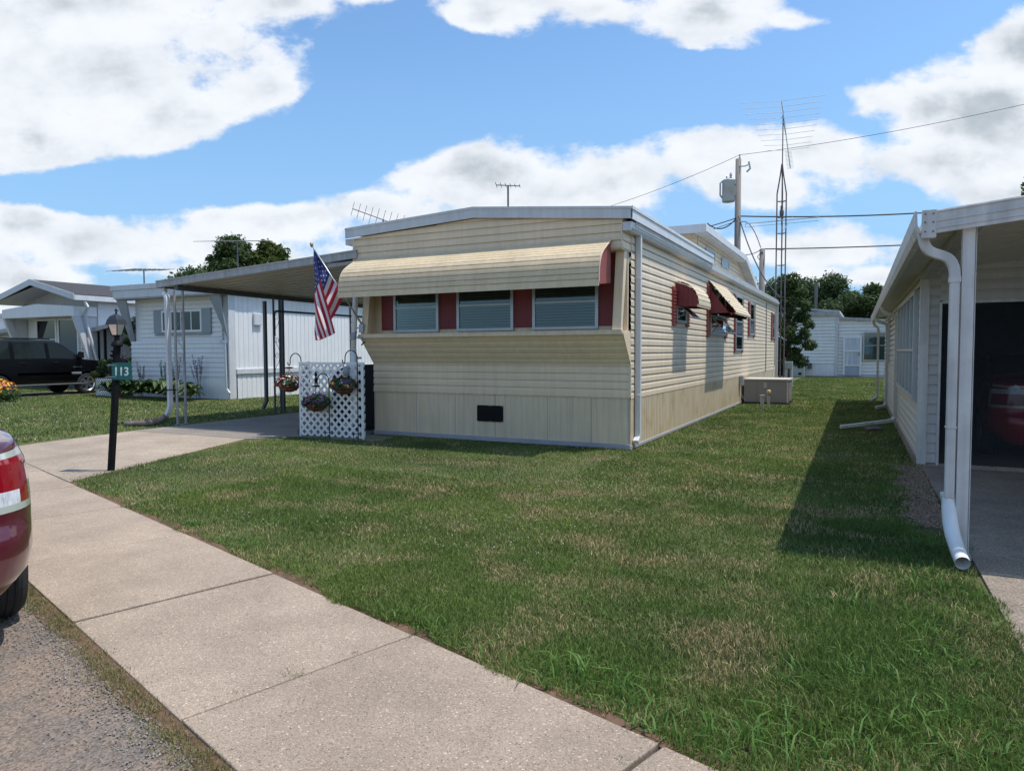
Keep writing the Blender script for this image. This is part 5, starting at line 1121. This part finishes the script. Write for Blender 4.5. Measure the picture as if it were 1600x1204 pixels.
# red car inside the screened garage
def none(t): pass
car('hatchback', 'red car parked in the garage behind the dark mesh screen of the right home', (2.36, 11.05, .0), R(90.6), 4.5, 1.82, top_s[:-2]+[(4.4,.8),(4.5,.62)], rows_s, .975, 1.47, .22, 12.0, (.95, 3.6), .32, M['carred2'],
    [(1.0,2.08),(2.16,3.1)], [(.98,1.55),(2.75,3.5)], (.735,1.03,.40,.42,.9,.99,.86), (.6,.78,.45,.45), bmp_s, none, .2)
# black truck in front of the gabled home
def suv_parts(t):
    m_ = MB(); g = MB()
    for a, b in ((1.75,2.78),(2.82,3.92)): m_.box((a,-1.0,.72),(b,-.985,.76)); g.box((a-.02,-1.0,.76),(b,-.99,.82))
    m_.build('side_strip', M['chrome'], t, bevel=.004); g.build('side_moulding', M['shutter'], t, bevel=.004)
    MB().box((1.2,-1.02,.36),(4.05,-.90,.42)).build('running_board', M['dgrey'], t, bevel=.02)
    MB().box((3.62,-1.0,.98),(3.92,-.988,1.02)).build('badge_strip', M['dgrey'], t)
    MB().prism([(3.75,-1.0,1.32),(3.95,-1.0,1.32),(3.93,-1.0,1.55),(3.80,-1.0,1.55)], (0,-.16,0)).build('mirror', M['black'], t, bevel=.02)
    MB().box((2.9,-1.015,1.14),(3.1,-.99,1.18)).box((1.8,-1.015,1.14),(2.0,-.99,1.18)).build('door_handle', M['black'], t, bevel=.01)
    MB().box((.5,-.7,1.98),(3.0,-.66,2.03)).box((.5,.66,1.98),(3.0,.7,2.03)).build('roof_rail', M['black'], t, bevel=.01)
    MB().box((5.12,-.92,.42),(5.26,.92,.66)).build('front_bumper', M['dgrey'], t, bevel=.03); MB().box((5.08,-.6,.72),(5.16,.6,1.02)).build('grille', M['dgrey'], t, bevel=.02)
top_t = [(0,1.55),(.12,1.86),(.5,1.95),(1.6,1.99),(3.0,1.95),(3.25,1.88),(3.95,1.36),(4.05,1.30),(4.6,1.24),(5.0,1.16),(5.12,1.0),(5.15,.8)]
bmp_t = (lambda z: .1*max(0, z-1.2), lambda z: 0)
truck = car('black_suv', 'black truck like suv parked nose in beside the white homes on the left', (-26.75, 12.15, 0), R(90), 5.15, 2.0, top_t, [.40,.46,.55,.66,.78,.90,1.02,1.14,1.22], 1.27, 1.98, .16, 14, (1.15, 4.15), .385, M['carblack'],
    [(.25,1.55),(1.68,2.72),(2.84,3.72)], [(3.32,3.9)], None, (.75,1.0,.25,.55), bmp_t, suv_parts, .26)

# ------------------------------------------------------------------ trees and plants
def leafcloud(name, centres, n, size, mat, parent, seed, flat=.0):
    """n leaf quads scattered in clumps (centre, radius)"""
    rg = np.random.default_rng(seed); c = np.array([q[:3] for q in centres]); r = np.array([q[3] for q in centres]); p = r**2; p = p/p.sum()
    idx = rg.choice(len(c), n, p=p); d = rg.normal(size=(n, 3)); d /= np.linalg.norm(d, axis=1)[:, None]; rad = rg.uniform(.35, 1.0, n)**.6*(1+.25*rg.normal(size=n)*.5)
    P = c[idx]+d*(rad*r[idx])[:, None]*np.array([1, 1, .8])
    a = rg.normal(size=(n, 3))+d*.8+np.array([0, 0, .5]); a /= np.linalg.norm(a, axis=1)[:, None]; t1 = np.cross(a, rg.normal(size=(n, 3))); t1 /= np.linalg.norm(t1, axis=1)[:, None]; t2 = np.cross(a, t1)
    s_ = size*rg.uniform(.55, 1.3, n)[:, None]
    vs = np.stack([P-t1*s_, P-t2*s_*.5+a*s_*.12, P+t1*s_, P+t2*s_*.5+a*s_*.12], 1).reshape(-1, 3)
    return quads(name, vs, mat, parent)
def quads(name, vs, mat, parent, k=4):
    me = bpy.data.meshes.new(name); nv = len(vs); nf = nv//k
    me.vertices.add(nv); me.vertices.foreach_set('co', vs.astype(np.float32).ravel()); me.loops.add(nv); me.loops.foreach_set('vertex_index', np.arange(nv, dtype=np.int32))
    me.polygons.add(nf); me.polygons.foreach_set('loop_start', np.arange(0, nv, k, dtype=np.int32)); me.update(calc_edges=True); me.materials.append(mat)
    o = bpy.data.objects.new(name, me); col.objects.link(o)
    if parent is not None:
        o.parent = parent
        if parent.get('world'): o.matrix_parent_inverse = Matrix(parent['inv'])
    return o
def tree(name, lab, base, h_, rad, n, size, mat, seed, crown0=.35, group=None, tr=.03, lean_=0., clumps=26, cr_=.30, shape=1.0):
    r = random.Random(seed); t = thing(name, lab, 'tree', base, group=group); B = V(base); m_ = MB(); cs = []
    m_.tube([B-V((0,0,.1)), B+V((lean_*.3,0,h_*.25)), B+V((lean_,0,h_*.55)), B+V((lean_,.1,h_*.85))], [h_*tr, h_*tr*.8, h_*tr*.55, h_*tr*.15], 9)
    for i in range(clumps):
        z = crown0+(1-crown0)*((i+.5)/clumps); a = i*2.4+r.uniform(-.4,.4); q = math.sin(math.pi*min(1, (z-crown0)/(1-crown0)*.82+.14))**shape*rad*r.uniform(.35, .95)
        p = B+V((lean_+q*math.cos(a), q*math.sin(a), h_*z*r.uniform(.94,1.02))); cs.append((*p, rad*cr_*r.uniform(.6,1.25)))
        if i % 2 == 0: st = B+V((lean_*.8,0,h_*(.25+.45*z*.8))); m_.tube([st, st.lerp(p, .5)+V((0,0,.04*h_)), p], [h_*tr*.35, h_*tr*.2, h_*tr*.07], 5)
    m_.build('trunk', M['trunk'], t, smooth=True); leafcloud('crown', cs, n, size, mat, t, seed); return t
tree('tree', 'broad dark green tree rising behind the white home and the carport roof', (-50,45,0), 11.2, 4.6, 30000, .17, M['leaf'], 3, .25, clumps=40, cr_=.27)
tree('tree', 'lighter green top of a tree right of the broad tree behind the carport', (-46.4,45.5,0), 11.0, 2.9, 15000, .19, M['leafyellow'], 9, .3, clumps=24)
tree('small_tree', 'small leafy tree hard against the antenna tower at the back corner of the cream home', (-3.15,34,0), 4.8, 1.05, 14000, .07, M['leaf'], 5, .2, clumps=40, cr_=.30, shape=.7)
bk = [(-6.4,60,6.6,2.4,1),(-4.4,62,6.7,2.3,2),(-2.4,60,6.6,2.0,3),(-9.5,62,7,2.6,4),(-1.15,66,5.9,1.5,5),(.6,60,5.9,1.7,6),(2.6,61,6.4,2.0,7),(5,60,6.8,2.3,8),(8.5,60,7.5,2.8,9)]
T0 = None
nms = ['left of the tower', 'right behind the small tree', 'round topped at the middle of the row', 'behind the cream home roof', 'smallest, between the round topped tree and the right home', 'beside the right home eave', 'half hidden by the right home eave', 'hidden mostly by the right home', 'farthest right behind the right home']
for (x, y, h_, rr_, k_), nm in zip(bk, nms):
    tree('tree', 'tree in the far row, '+nm, (x, y, 0), h_*1.04, rr_, 16000, .11, M['leafdark'] if k_ != 6 else M['leaf'], 20+k_, .22, 'trees in the far row', clumps=26, cr_=.4)
tree('tree', 'tree whose top shows above the right home roof at the right edge', (8.1,43,0), 10.2, 3.0, 12000, .14, M['leafdark'], 44, .35, clumps=24)
o_ = MB().tube([(-3.5,58,0),(-3.5,58,6.5)], .12, 8).build('flue_pole', M['dgrey']); tag(o_, 'thin dark pole showing above the far tree row', 'pole')
tree('shrub', 'tall dark climbing shrub between the gabled home and the white home', (-24.6,17.8,0), 3.1, .75, 5200, .07, M['leafdark'], 12, .04, clumps=20, shape=.4)
tree('shrub', 'low green bush with pale flowers behind the lamp post number plate', (-24.3,16.2,0), 1.3, .6, 3000, .05, M['leaf'], 13, .05, clumps=14, shape=.4)
# hostas
def hosta(x, y, r_, n, mat, seed, lab):
    r = random.Random(seed); m_ = MB()
    for i in range(n):
        a = r.uniform(0, 6.283); ln = r_*r.uniform(.5, 1.05); w_ = ln*.26; el = r.uniform(.5, 1.3); d = V((math.cos(a), math.sin(a), 0)); sd = V((-math.sin(a), math.cos(a), 0)); p0 = V((x, y, .02)); st = r_*r.uniform(.2,.7)
        q = [(0, 0), (.25, .75), (.5, 1), (.8, .6), (1, 0)]; L0 = []; R0 = []; C0 = []
        for (f_, ww_) in q:
            rad = st*.6+ln*f_; z = .03+r_*1.25*el*math.sin(min(1, (rad/(r_*1.3)))*2.6)*.75; c_ = p0+d*rad+V((0,0,max(z, .02))); C0.append(c_); L0.append(c_+sd*w_*ww_+V((0,0,.03))); R0.append(c_-sd*w_*ww_+V((0,0,.03)))
        b = len(m_.v); m_.v += [tuple(v) for v in C0+L0+R0]
        for k_ in range(4): m_.f += [(b+k_, b+k_+1, b+5+k_+1, b+5+k_), (b+k_, b+10+k_, b+10+k_+1, b+k_+1)]; m_.m += [0, 0]
    o = m_.build('hosta', M[mat], None); tag(o, lab, 'plant', 'hostas under the white home')
hl = ['leftmost hosta', 'second hosta from the left', 'third hosta from the left', 'hosta just left of the carport downspout', 'dark hosta behind the carport post', 'pale edged hosta right of the carport post', 'smaller pale edged hosta', 'rightmost pale edged hosta']
for i, (x, r_, mt_) in enumerate([(-22.9,.42,'hosta'),(-22.2,.42,'hosta'),(-21.5,.44,'hosta'),(-20.8,.45,'hosta'),(-20.2,.5,'hosta'),(-19.7,.46,'hostavar'),(-19.2,.42,'hostavar'),(-18.75,.36,'hostavar')]):
    hosta(x, 15.35-.05*i, r_, 70, mt_, i+3, hl[i]+' in the bed below the white home window')
def stalks(x, y, h_, n, lab, seed, mat='mauve'):
    r = random.Random(seed); t = thing('flower_stalks', lab, 'plant', (x, y, 0), group='tall mauve flower stalks'); m_ = MB(); cs = []
    for i in range(n):
        tp_ = V((x+r.uniform(-.25,.25), y+r.uniform(-.1,.1), h_*r.uniform(.75, 1.05))); b_ = V((x+r.uniform(-.12,.12), y, 0)); m_.tube([b_, b_.lerp(tp_, .5)+V((.02,0,0)), tp_], .006, 4)
        for k_ in range(7): p = b_.lerp(tp_, .62+.38*k_/6); cs.append((p.x, p.y, p.z, .035))
    m_.build('stem', M['hosta'], t); leafcloud('blossom', cs, n*70, .022, M[mat], t, seed)
stalks(-22.0,15.75,1.10,6,'mauve flower stalks right of the starburst ornament before the white home',3); stalks(-20.3,15.8,1.35,7,'mauve flower stalks beside the carport downspout',4); stalks(-19.3,15.8,1.35,8,'tallest mauve flower stalks right of the carport posts',5)
stalks(-20.9,15.8,1.25,5,'leafy green lily stalks left of the carport downspout',6,'hosta')
t = thing('starburst_ornament', 'purple starburst garden ornament on a stick before the white home', 'ornament', (-22.75,15.6,0)); m_ = MB().tube([(-22.75,15.6,0),(-22.75,15.6,1.2)], .012, 5); m_.build('stick', M['dgrey'], t); m_ = MB()
r = random.Random(2)
for i in range(46):
    d = V((r.gauss(0,1), r.gauss(0,1), r.gauss(0,1))).normalized(); m_.tube([V((-22.75,15.6,1.25)), V((-22.75,15.6,1.25))+d*.24], [.02,.004], 4)
m_.build('burst', pm('dusky purple', (.13,.06,.09), .7), t)
t = thing('flower_pot', 'terracotta pot standing behind the green number plate by the white home', 'flower pot', (-23.2,15.9,0)); MB().lathe((-23.25,15.8,0), [(.14,0),(.22,.36),(.25,.37),(.25,.46),(.2,.46)], 16).build('pot', M['terracotta'], t)
(l1, l2), cl = lattice(None, (-24.2,15.6,0), (1,0,0), .95, .0, .62, pitch=.12, sw=.035)
l1.add(l2.v, l2.f); o_ = l1.build('lattice_edging', M['whiteframe'], None, clips=cl); tag(o_, 'low white lattice edging beyond the lamp post at the corner of the white home', 'lattice')
t = thing('flower_clump', 'clump of orange flowers at the left edge in front of the black truck', 'plant', (-24.0,12.4,0)); cs = [(-24.15+.12*i, 12.35+.1*(i%3), .22, .22) for i in range(6)]; leafcloud('foliage', cs, 1600, .04, M['hosta'], t, 2)
m_ = MB(); flower_ball(m_, (-24.05,12.45,.34), .42, .34, 90, .055, 11, -.1); m_.build('blossom', M['pyellow'], t); m_ = MB(); flower_ball(m_, (-24.05,12.45,.36), .40, .32, 70, .05, 12, -.1); m_.build('blossom', M['porange'], t)

# ------------------------------------------------------------------ turf blades, weeds, clover, gravel
rg = np.random.default_rng(11)
def dpx(x, y): return (x*.297+y*.955)                           # distance across the pavement line
def blades(name, X, Y, H, Wd, mat, seed, lean=.5, z0=-.014, label=None):
    """one bent blade (two quads folded into a 6 vertex strip -> quad + triangle) per point"""
    g = np.random.default_rng(seed); n = len(X); a = g.uniform(0, 2*np.pi, n); d = np.stack([np.cos(a), np.sin(a), np.zeros(n)], 1); b = g.uniform(0, 2*np.pi, n); s_ = np.stack([np.cos(b), np.sin(b), np.zeros(n)], 1)
    l_ = g.uniform(.1, 1, n)*lean; P = np.stack([X, Y, np.full(n, z0)], 1); z = np.array([0, 0, 1.])
    Hc = H[:, None]; Wc = Wd[:, None]/2; L_ = l_[:, None]
    M1 = P+z*Hc*.55+d*Hc*L_*.35; T = P+z*Hc*(1-.35*L_)+d*Hc*L_*1.0
    vs = np.stack([P-s_*Wc, P+s_*Wc, M1+s_*Wc*.85, M1-s_*Wc*.85, T], 1).reshape(-1, 3).astype(np.float32)
    me = bpy.data.meshes.new(name); me.vertices.add(n*5); me.vertices.foreach_set('co', vs.ravel())
    base = (np.arange(n)*5)[:, None]; li = np.concatenate([base+np.array([[0,1,2,3]]), base+np.array([[3,2,4]])], 1).ravel().astype(np.int32)
    me.loops.add(n*7); me.loops.foreach_set('vertex_index', li); me.polygons.add(n*2)
    ls = np.stack([np.arange(n)*7, np.arange(n)*7+4], 1).ravel().astype(np.int32); me.polygons.foreach_set('loop_start', ls); me.update(calc_edges=True); me.materials.append(mat)
    o = bpy.data.objects.new(name, me); col.objects.link(o); o['kind'] = 'stuff'
    if label: o['label'] = label
    return o
def infield(x, y):
    n = dpx(x, y); ok = n > 2.31+.035*np.sin(x*5.1)+.02*np.sin(x*13.7)
    edge = np.where(y < 7, -8.42-(y-5.1)*.31, -9.0-(y-7)*.357)                 # driveway edge
    mainl = (x > np.minimum(edge, -8.35)+.02*np.sin(y*7)) & (y < 9.52+ (x > -7.7)*0.85) | (x > XR+.03)
    mainl &= ~((x > XL) & (x < XR+.02) & (y > YF-.04)); mainl &= ~((x < XL) & (y > 9.5))
    redge = np.where(y > 23.8, 4.0, 0)+np.where(y < 10.3, .70+.045*np.sin(y*3.1)+.03*np.sin(y*9.3)+np.clip((5.2-y)*.03, 0, .3), .60-.0112*(y-10.5)+.02*np.sin(y*6))
    main = mainl & (x < redge) & (y < 43.5)
    gravel = (y > 6.6) & (y < 10.4) & (x > .40+.03*np.sin(y*4)+.04*np.sin(y*11)+.03*np.sin(y*23)) & (y < 43)
    left = (x < np.where(y < 7, -12.34, -12.59)) & ~((x > -26.45) & (x < -25.75)) & ~((x > -28.35) & (x < -27.65))
    left &= ~((x < -18.1) & (y > 15.2) & (x > -23.4)) & ~((x < -18.1) & (y > 16) & (x > -23.3)) & (y < 30) & ~((x < -28.6) & (y > 18.4))
    return ok & ((main & ~(gravel & (rg.uniform(size=len(x)) < .93))) | left)
def scatter(n, x0, x1, y0, y1):
    x = rg.uniform(x0, x1, n); y = rg.uniform(y0, y1, n); k = infield(x, y); return x[k], y[k]
def lownoise(x, y, s, o=0): return (np.sin(x*s+1.3*o)+np.sin(y*s*1.2+2.1*o)+np.sin((x+y)*s*.7+o*.7)+np.sin((x-y*1.3)*s*.55-o))/4
GX, GY_, GH, GW = [], [], [], []
for (n, x0, x1, y0, y1, h0, wd) in [(170000,-3.2,1.1,2.3,4.6,.040,.0036),(170000,-6.5,.9,3.0,7.2,.038,.0045),(130000,-9.3,.8,4.5,10.4,.036,.0058),(80000,-3.2,.7,7,20,.038,.009),(70000,-3.2,.65,18,43,.042,.02),(12000,.4,3.5,23.8,43,.042,.02),(110000,-32,-12.6,5.0,20,.05,.016)]:
    x, y = scatter(n, x0, x1, y0, y1)
    hh = h0*(1+.35*lownoise(x, y, 3.1, 1)+.2*lownoise(x, y, 9, 2))*rg.uniform(.55, 1.35, len(x))
    near = (x > -.6) & (y < 6); hh = np.where(near & (rg.uniform(size=len(x)) < .4), hh*1.4, hh)
    GX.append(x); GY_.append(y); GH.append(hh); GW.append(np.full(len(x), wd)*rg.uniform(.7, 1.3, len(x)))
blades('turf_grass', np.concatenate(GX), np.concatenate(GY_), np.concatenate(GH), np.concatenate(GW), M['blade'], 5, .95)
# clumps of broad crabgrass: each clump many wide leaning blades
def clumps(name, pts, mat, seed, hs=.12, wd=.0105, per=75, spread=.12, z0=-.014):
    g = np.random.default_rng(seed); X = []; Y = []; H = []; W_ = []
    for (x, y, s_) in pts:
        n = int(per*s_); X.append(g.normal(x, spread*s_, n)); Y.append(g.normal(y, spread*s_*.8, n)); H.append(hs*s_**.5*g.uniform(.4, 1.15, n)); W_.append(wd*g.uniform(.5, 1.2, n))
    X, Y, H, W_ = [np.concatenate(q) for q in (X, Y, H, W_)]
    if name in ('crabgrass', 'edge_grass'): k = (dpx(X, Y) > 2.315) & (X < .69+.2*(Y < 3.2)); X, Y, H, W_ = X[k], Y[k], H[k], W_[k]
    return blades(name, X, Y, H, W_, mat, seed+1, 1.5, z0)
cw = [(-1.05,2.98,1.1),(-1.25,2.95,.8),(-.85,2.85,.9),(-.62,2.72,.9),(-.35,2.78,.8),(-.1,2.9,1.0),(.15,3.1,1),(-.3,3.05,.8),(.35,3.3,1),(.1,3.6,.9),(-.2,3.4,.7),(.38,3.9,1),(.42,4.5,1),(.3,4.3,.7),(-.15,4.45,.9),(.5,5.1,.9),(.46,5.45,.6),(.3,5.2,.7),(-2.05,3.12,.8),(-2.3,3.2,.6),(-1.75,3.05,.5),(.0,2.65,1),(.3,2.7,1.1),(.5,3.0,1),(-.5,2.55,.7),(-.8,2.62,.6),(-3.6,5.6,.5),(-2.7,6.5,.5),(.40,6.2,.6),(.2,5.9,.4),(-6.4,4.55,.5),(-5.2,4.2,.5),(-4.3,3.95,.5)]
clumps('crabgrass', cw, M['weed'], 31)
g2 = np.random.default_rng(77); px2 = []
for k_ in range(150):
    s_ = g2.uniform(-1, 10.5); px2.append((*S(s_, 2.36+g2.uniform(-.02,.12))[:2], g2.uniform(.2,.5)))
clumps('edge_grass', px2, M['blade'], 41, .06, .005, 40, .12)
vg = []
for k_ in range(1100):
    s_ = g2.uniform(2.2, 12); dens = .5+.5*math.sin(s_*4.1)*math.sin(s_*1.7+1)
    if g2.uniform() < dens+.35: vg.append((*S(s_, min(1.075, 1.03+g2.normal(0,.035)))[:2], g2.uniform(.10,.34)))
clumps('verge_grass', vg, M['verge'], 43, .05, .0035, 90, .11)
jg = [(*S(2.98, 1.62)[:2], .42), (*S(3.0, 1.35)[:2], .1), (*S(2.98,1.95)[:2], .12), (*S(1.46,2.1)[:2], .25), (*S(1.47,1.95)[:2], .2)]+[(*S(9.6+.12*i, 2.30)[:2], .16) for i in range(20)]+[(-9.9-.22*i, 7.05+.05*math.sin(i*2), .09) for i in range(6)]+[(*S(10.6,1.1+.1*i)[:2], .1) for i in range(5)]
clumps('crack_weeds', jg, M['weed'], 47, .028, .0035, 120, .10, -.004)
soil_pts = []
# bare soil lip along the pavement edge
m_ = MB(); s_ = -2
while s_ < 9.4:
    w0 = .035+.022*math.sin(s_*3.3)+.012*math.sin(s_*11); w1 = .035+.022*math.sin((s_+.1)*3.3)+.012*math.sin((s_+.1)*11)
    m_.add([S(s_,2.292,-.016), S(s_+.1,2.292,-.016), S(s_+.1,2.335+w1,-.006), S(s_,2.335+w0,-.006)], [(0,1,2,3)]); s_ += .1
struct(m_.build('soil_edge', M['soil']))
MBv = MB()
s_ = 1.0
while s_ < 14: MBv.add([S(s_,1.0+.02*math.sin(s_*5),-.026), S(s_+.1,1.0+.02*math.sin((s_+.1)*5),-.026), S(s_+.1,1.088,-.012), S(s_,1.088,-.012)], [(0,1,2,3)]); s_ += .1
struct(MBv.build('road_edge_soil', M['soil']))
# clover heads
def specks(name, X, Y, z, sz, mat, seed):
    g = np.random.default_rng(seed); n = len(X); P = np.stack([X, Y, np.full(n, z)+g.uniform(-.008,.01,n)], 1); s_ = sz*g.uniform(.6,1.3,n)[:, None]
    o6 = np.array([[1,0,0],[0,1,0],[-1,0,0],[0,-1,0],[0,0,1],[0,0,-1.]]); tri = [(0,1,4),(1,2,4),(2,3,4),(3,0,4),(1,0,5),(2,1,5),(3,2,5),(0,3,5)]
    vs = np.stack([P+o6[k_]*s_ for tr_ in tri for k_ in tr_], 1).reshape(-1, 3); o = quads(name, vs, mat, None, 3); o['kind'] = 'stuff'; return o
x, y = scatter(2600, -8.4, -2, 4.4, 10.2); k = lownoise(x, y, 1.3, 4) > .0; x, y = x[k], y[k]; k = rg.uniform(size=len(x)) < .75; xa, ya = x[k], y[k]
x, y = scatter(3400, -26, -12.8, 7, 15.5); k = lownoise(x, y, .9, 2) > -.1
specks('clover_heads', np.concatenate([xa, x[k]]), np.concatenate([ya, y[k]]), .030, .0062, M['clover'], 3)
# gravel strip beside the right home, loose chips on the road
gx = rg.uniform(.22, .66, 5000); gy = rg.uniform(6.9, 10.4, 5000); k = gx > .36+.03*np.sin(gy*4)+.04*np.sin(gy*11)+.05*rg.normal(size=5000)
specks('gravel', gx[k], gy[k], -.008, .014, M['gravel'], 4)
sx_ = rg.uniform(2.3, 6, 4500); sn_2 = 1.04-np.abs(rg.normal(0, .13, 4500)); gp_ = np.array([S(a, b)[:2] for a, b in zip(sx_, sn_2)])
specks('road_chips', gp_[:, 0], gp_[:, 1], -.028, .0055, M['padc'], 6)
def split_loose(o):
    bm = bmesh.new(); bm.from_mesh(o.data); bm.verts.index_update(); seen = set(); isl = []
    for v in bm.verts:
        if v.index in seen: continue
        st = [v]; comp = set()
        while st:
            q = st.pop()
            if q.index in comp: continue
            comp.add(q.index); st += [e.other_vert(q) for e in q.link_edges]
        seen |= comp; isl.append(comp)
    if len(isl) > 1:
        for c_ in isl[1:]:
            b2 = bm.copy(); bmesh.ops.delete(b2, geom=[v for v in b2.verts if v.index not in c_], context='VERTS'); me = bpy.data.meshes.new(o.name); b2.to_mesh(me); b2.free()
            for m_ in o.data.materials: 
                if len(me.materials) < len(o.data.materials): me.materials.append(m_)
            n_ = o.copy(); n_.data = me; col.objects.link(n_)
        bmesh.ops.delete(bm, geom=[v for v in bm.verts if v.index not in isl[0]], context='VERTS'); bm.to_mesh(o.data)
    bm.free()
for o in list(bpy.data.objects):
    if o.type == 'MESH' and o.name.split('.')[0] in ('corner_trim', 'lamp_surround', 'wheel_arch', 'clear_lamp', 'rung', 'scrollwork', 'skirting_joint', 'screw', 'tail_light', 'side_strip', 'side_moulding', 'roof_rail', 'rivet', 'splayed_post_') and not o.children: split_loose(o)
for o in bpy.data.objects:
    for k_ in ('world', 'inv'):
        if k_ in o: del o[k_]
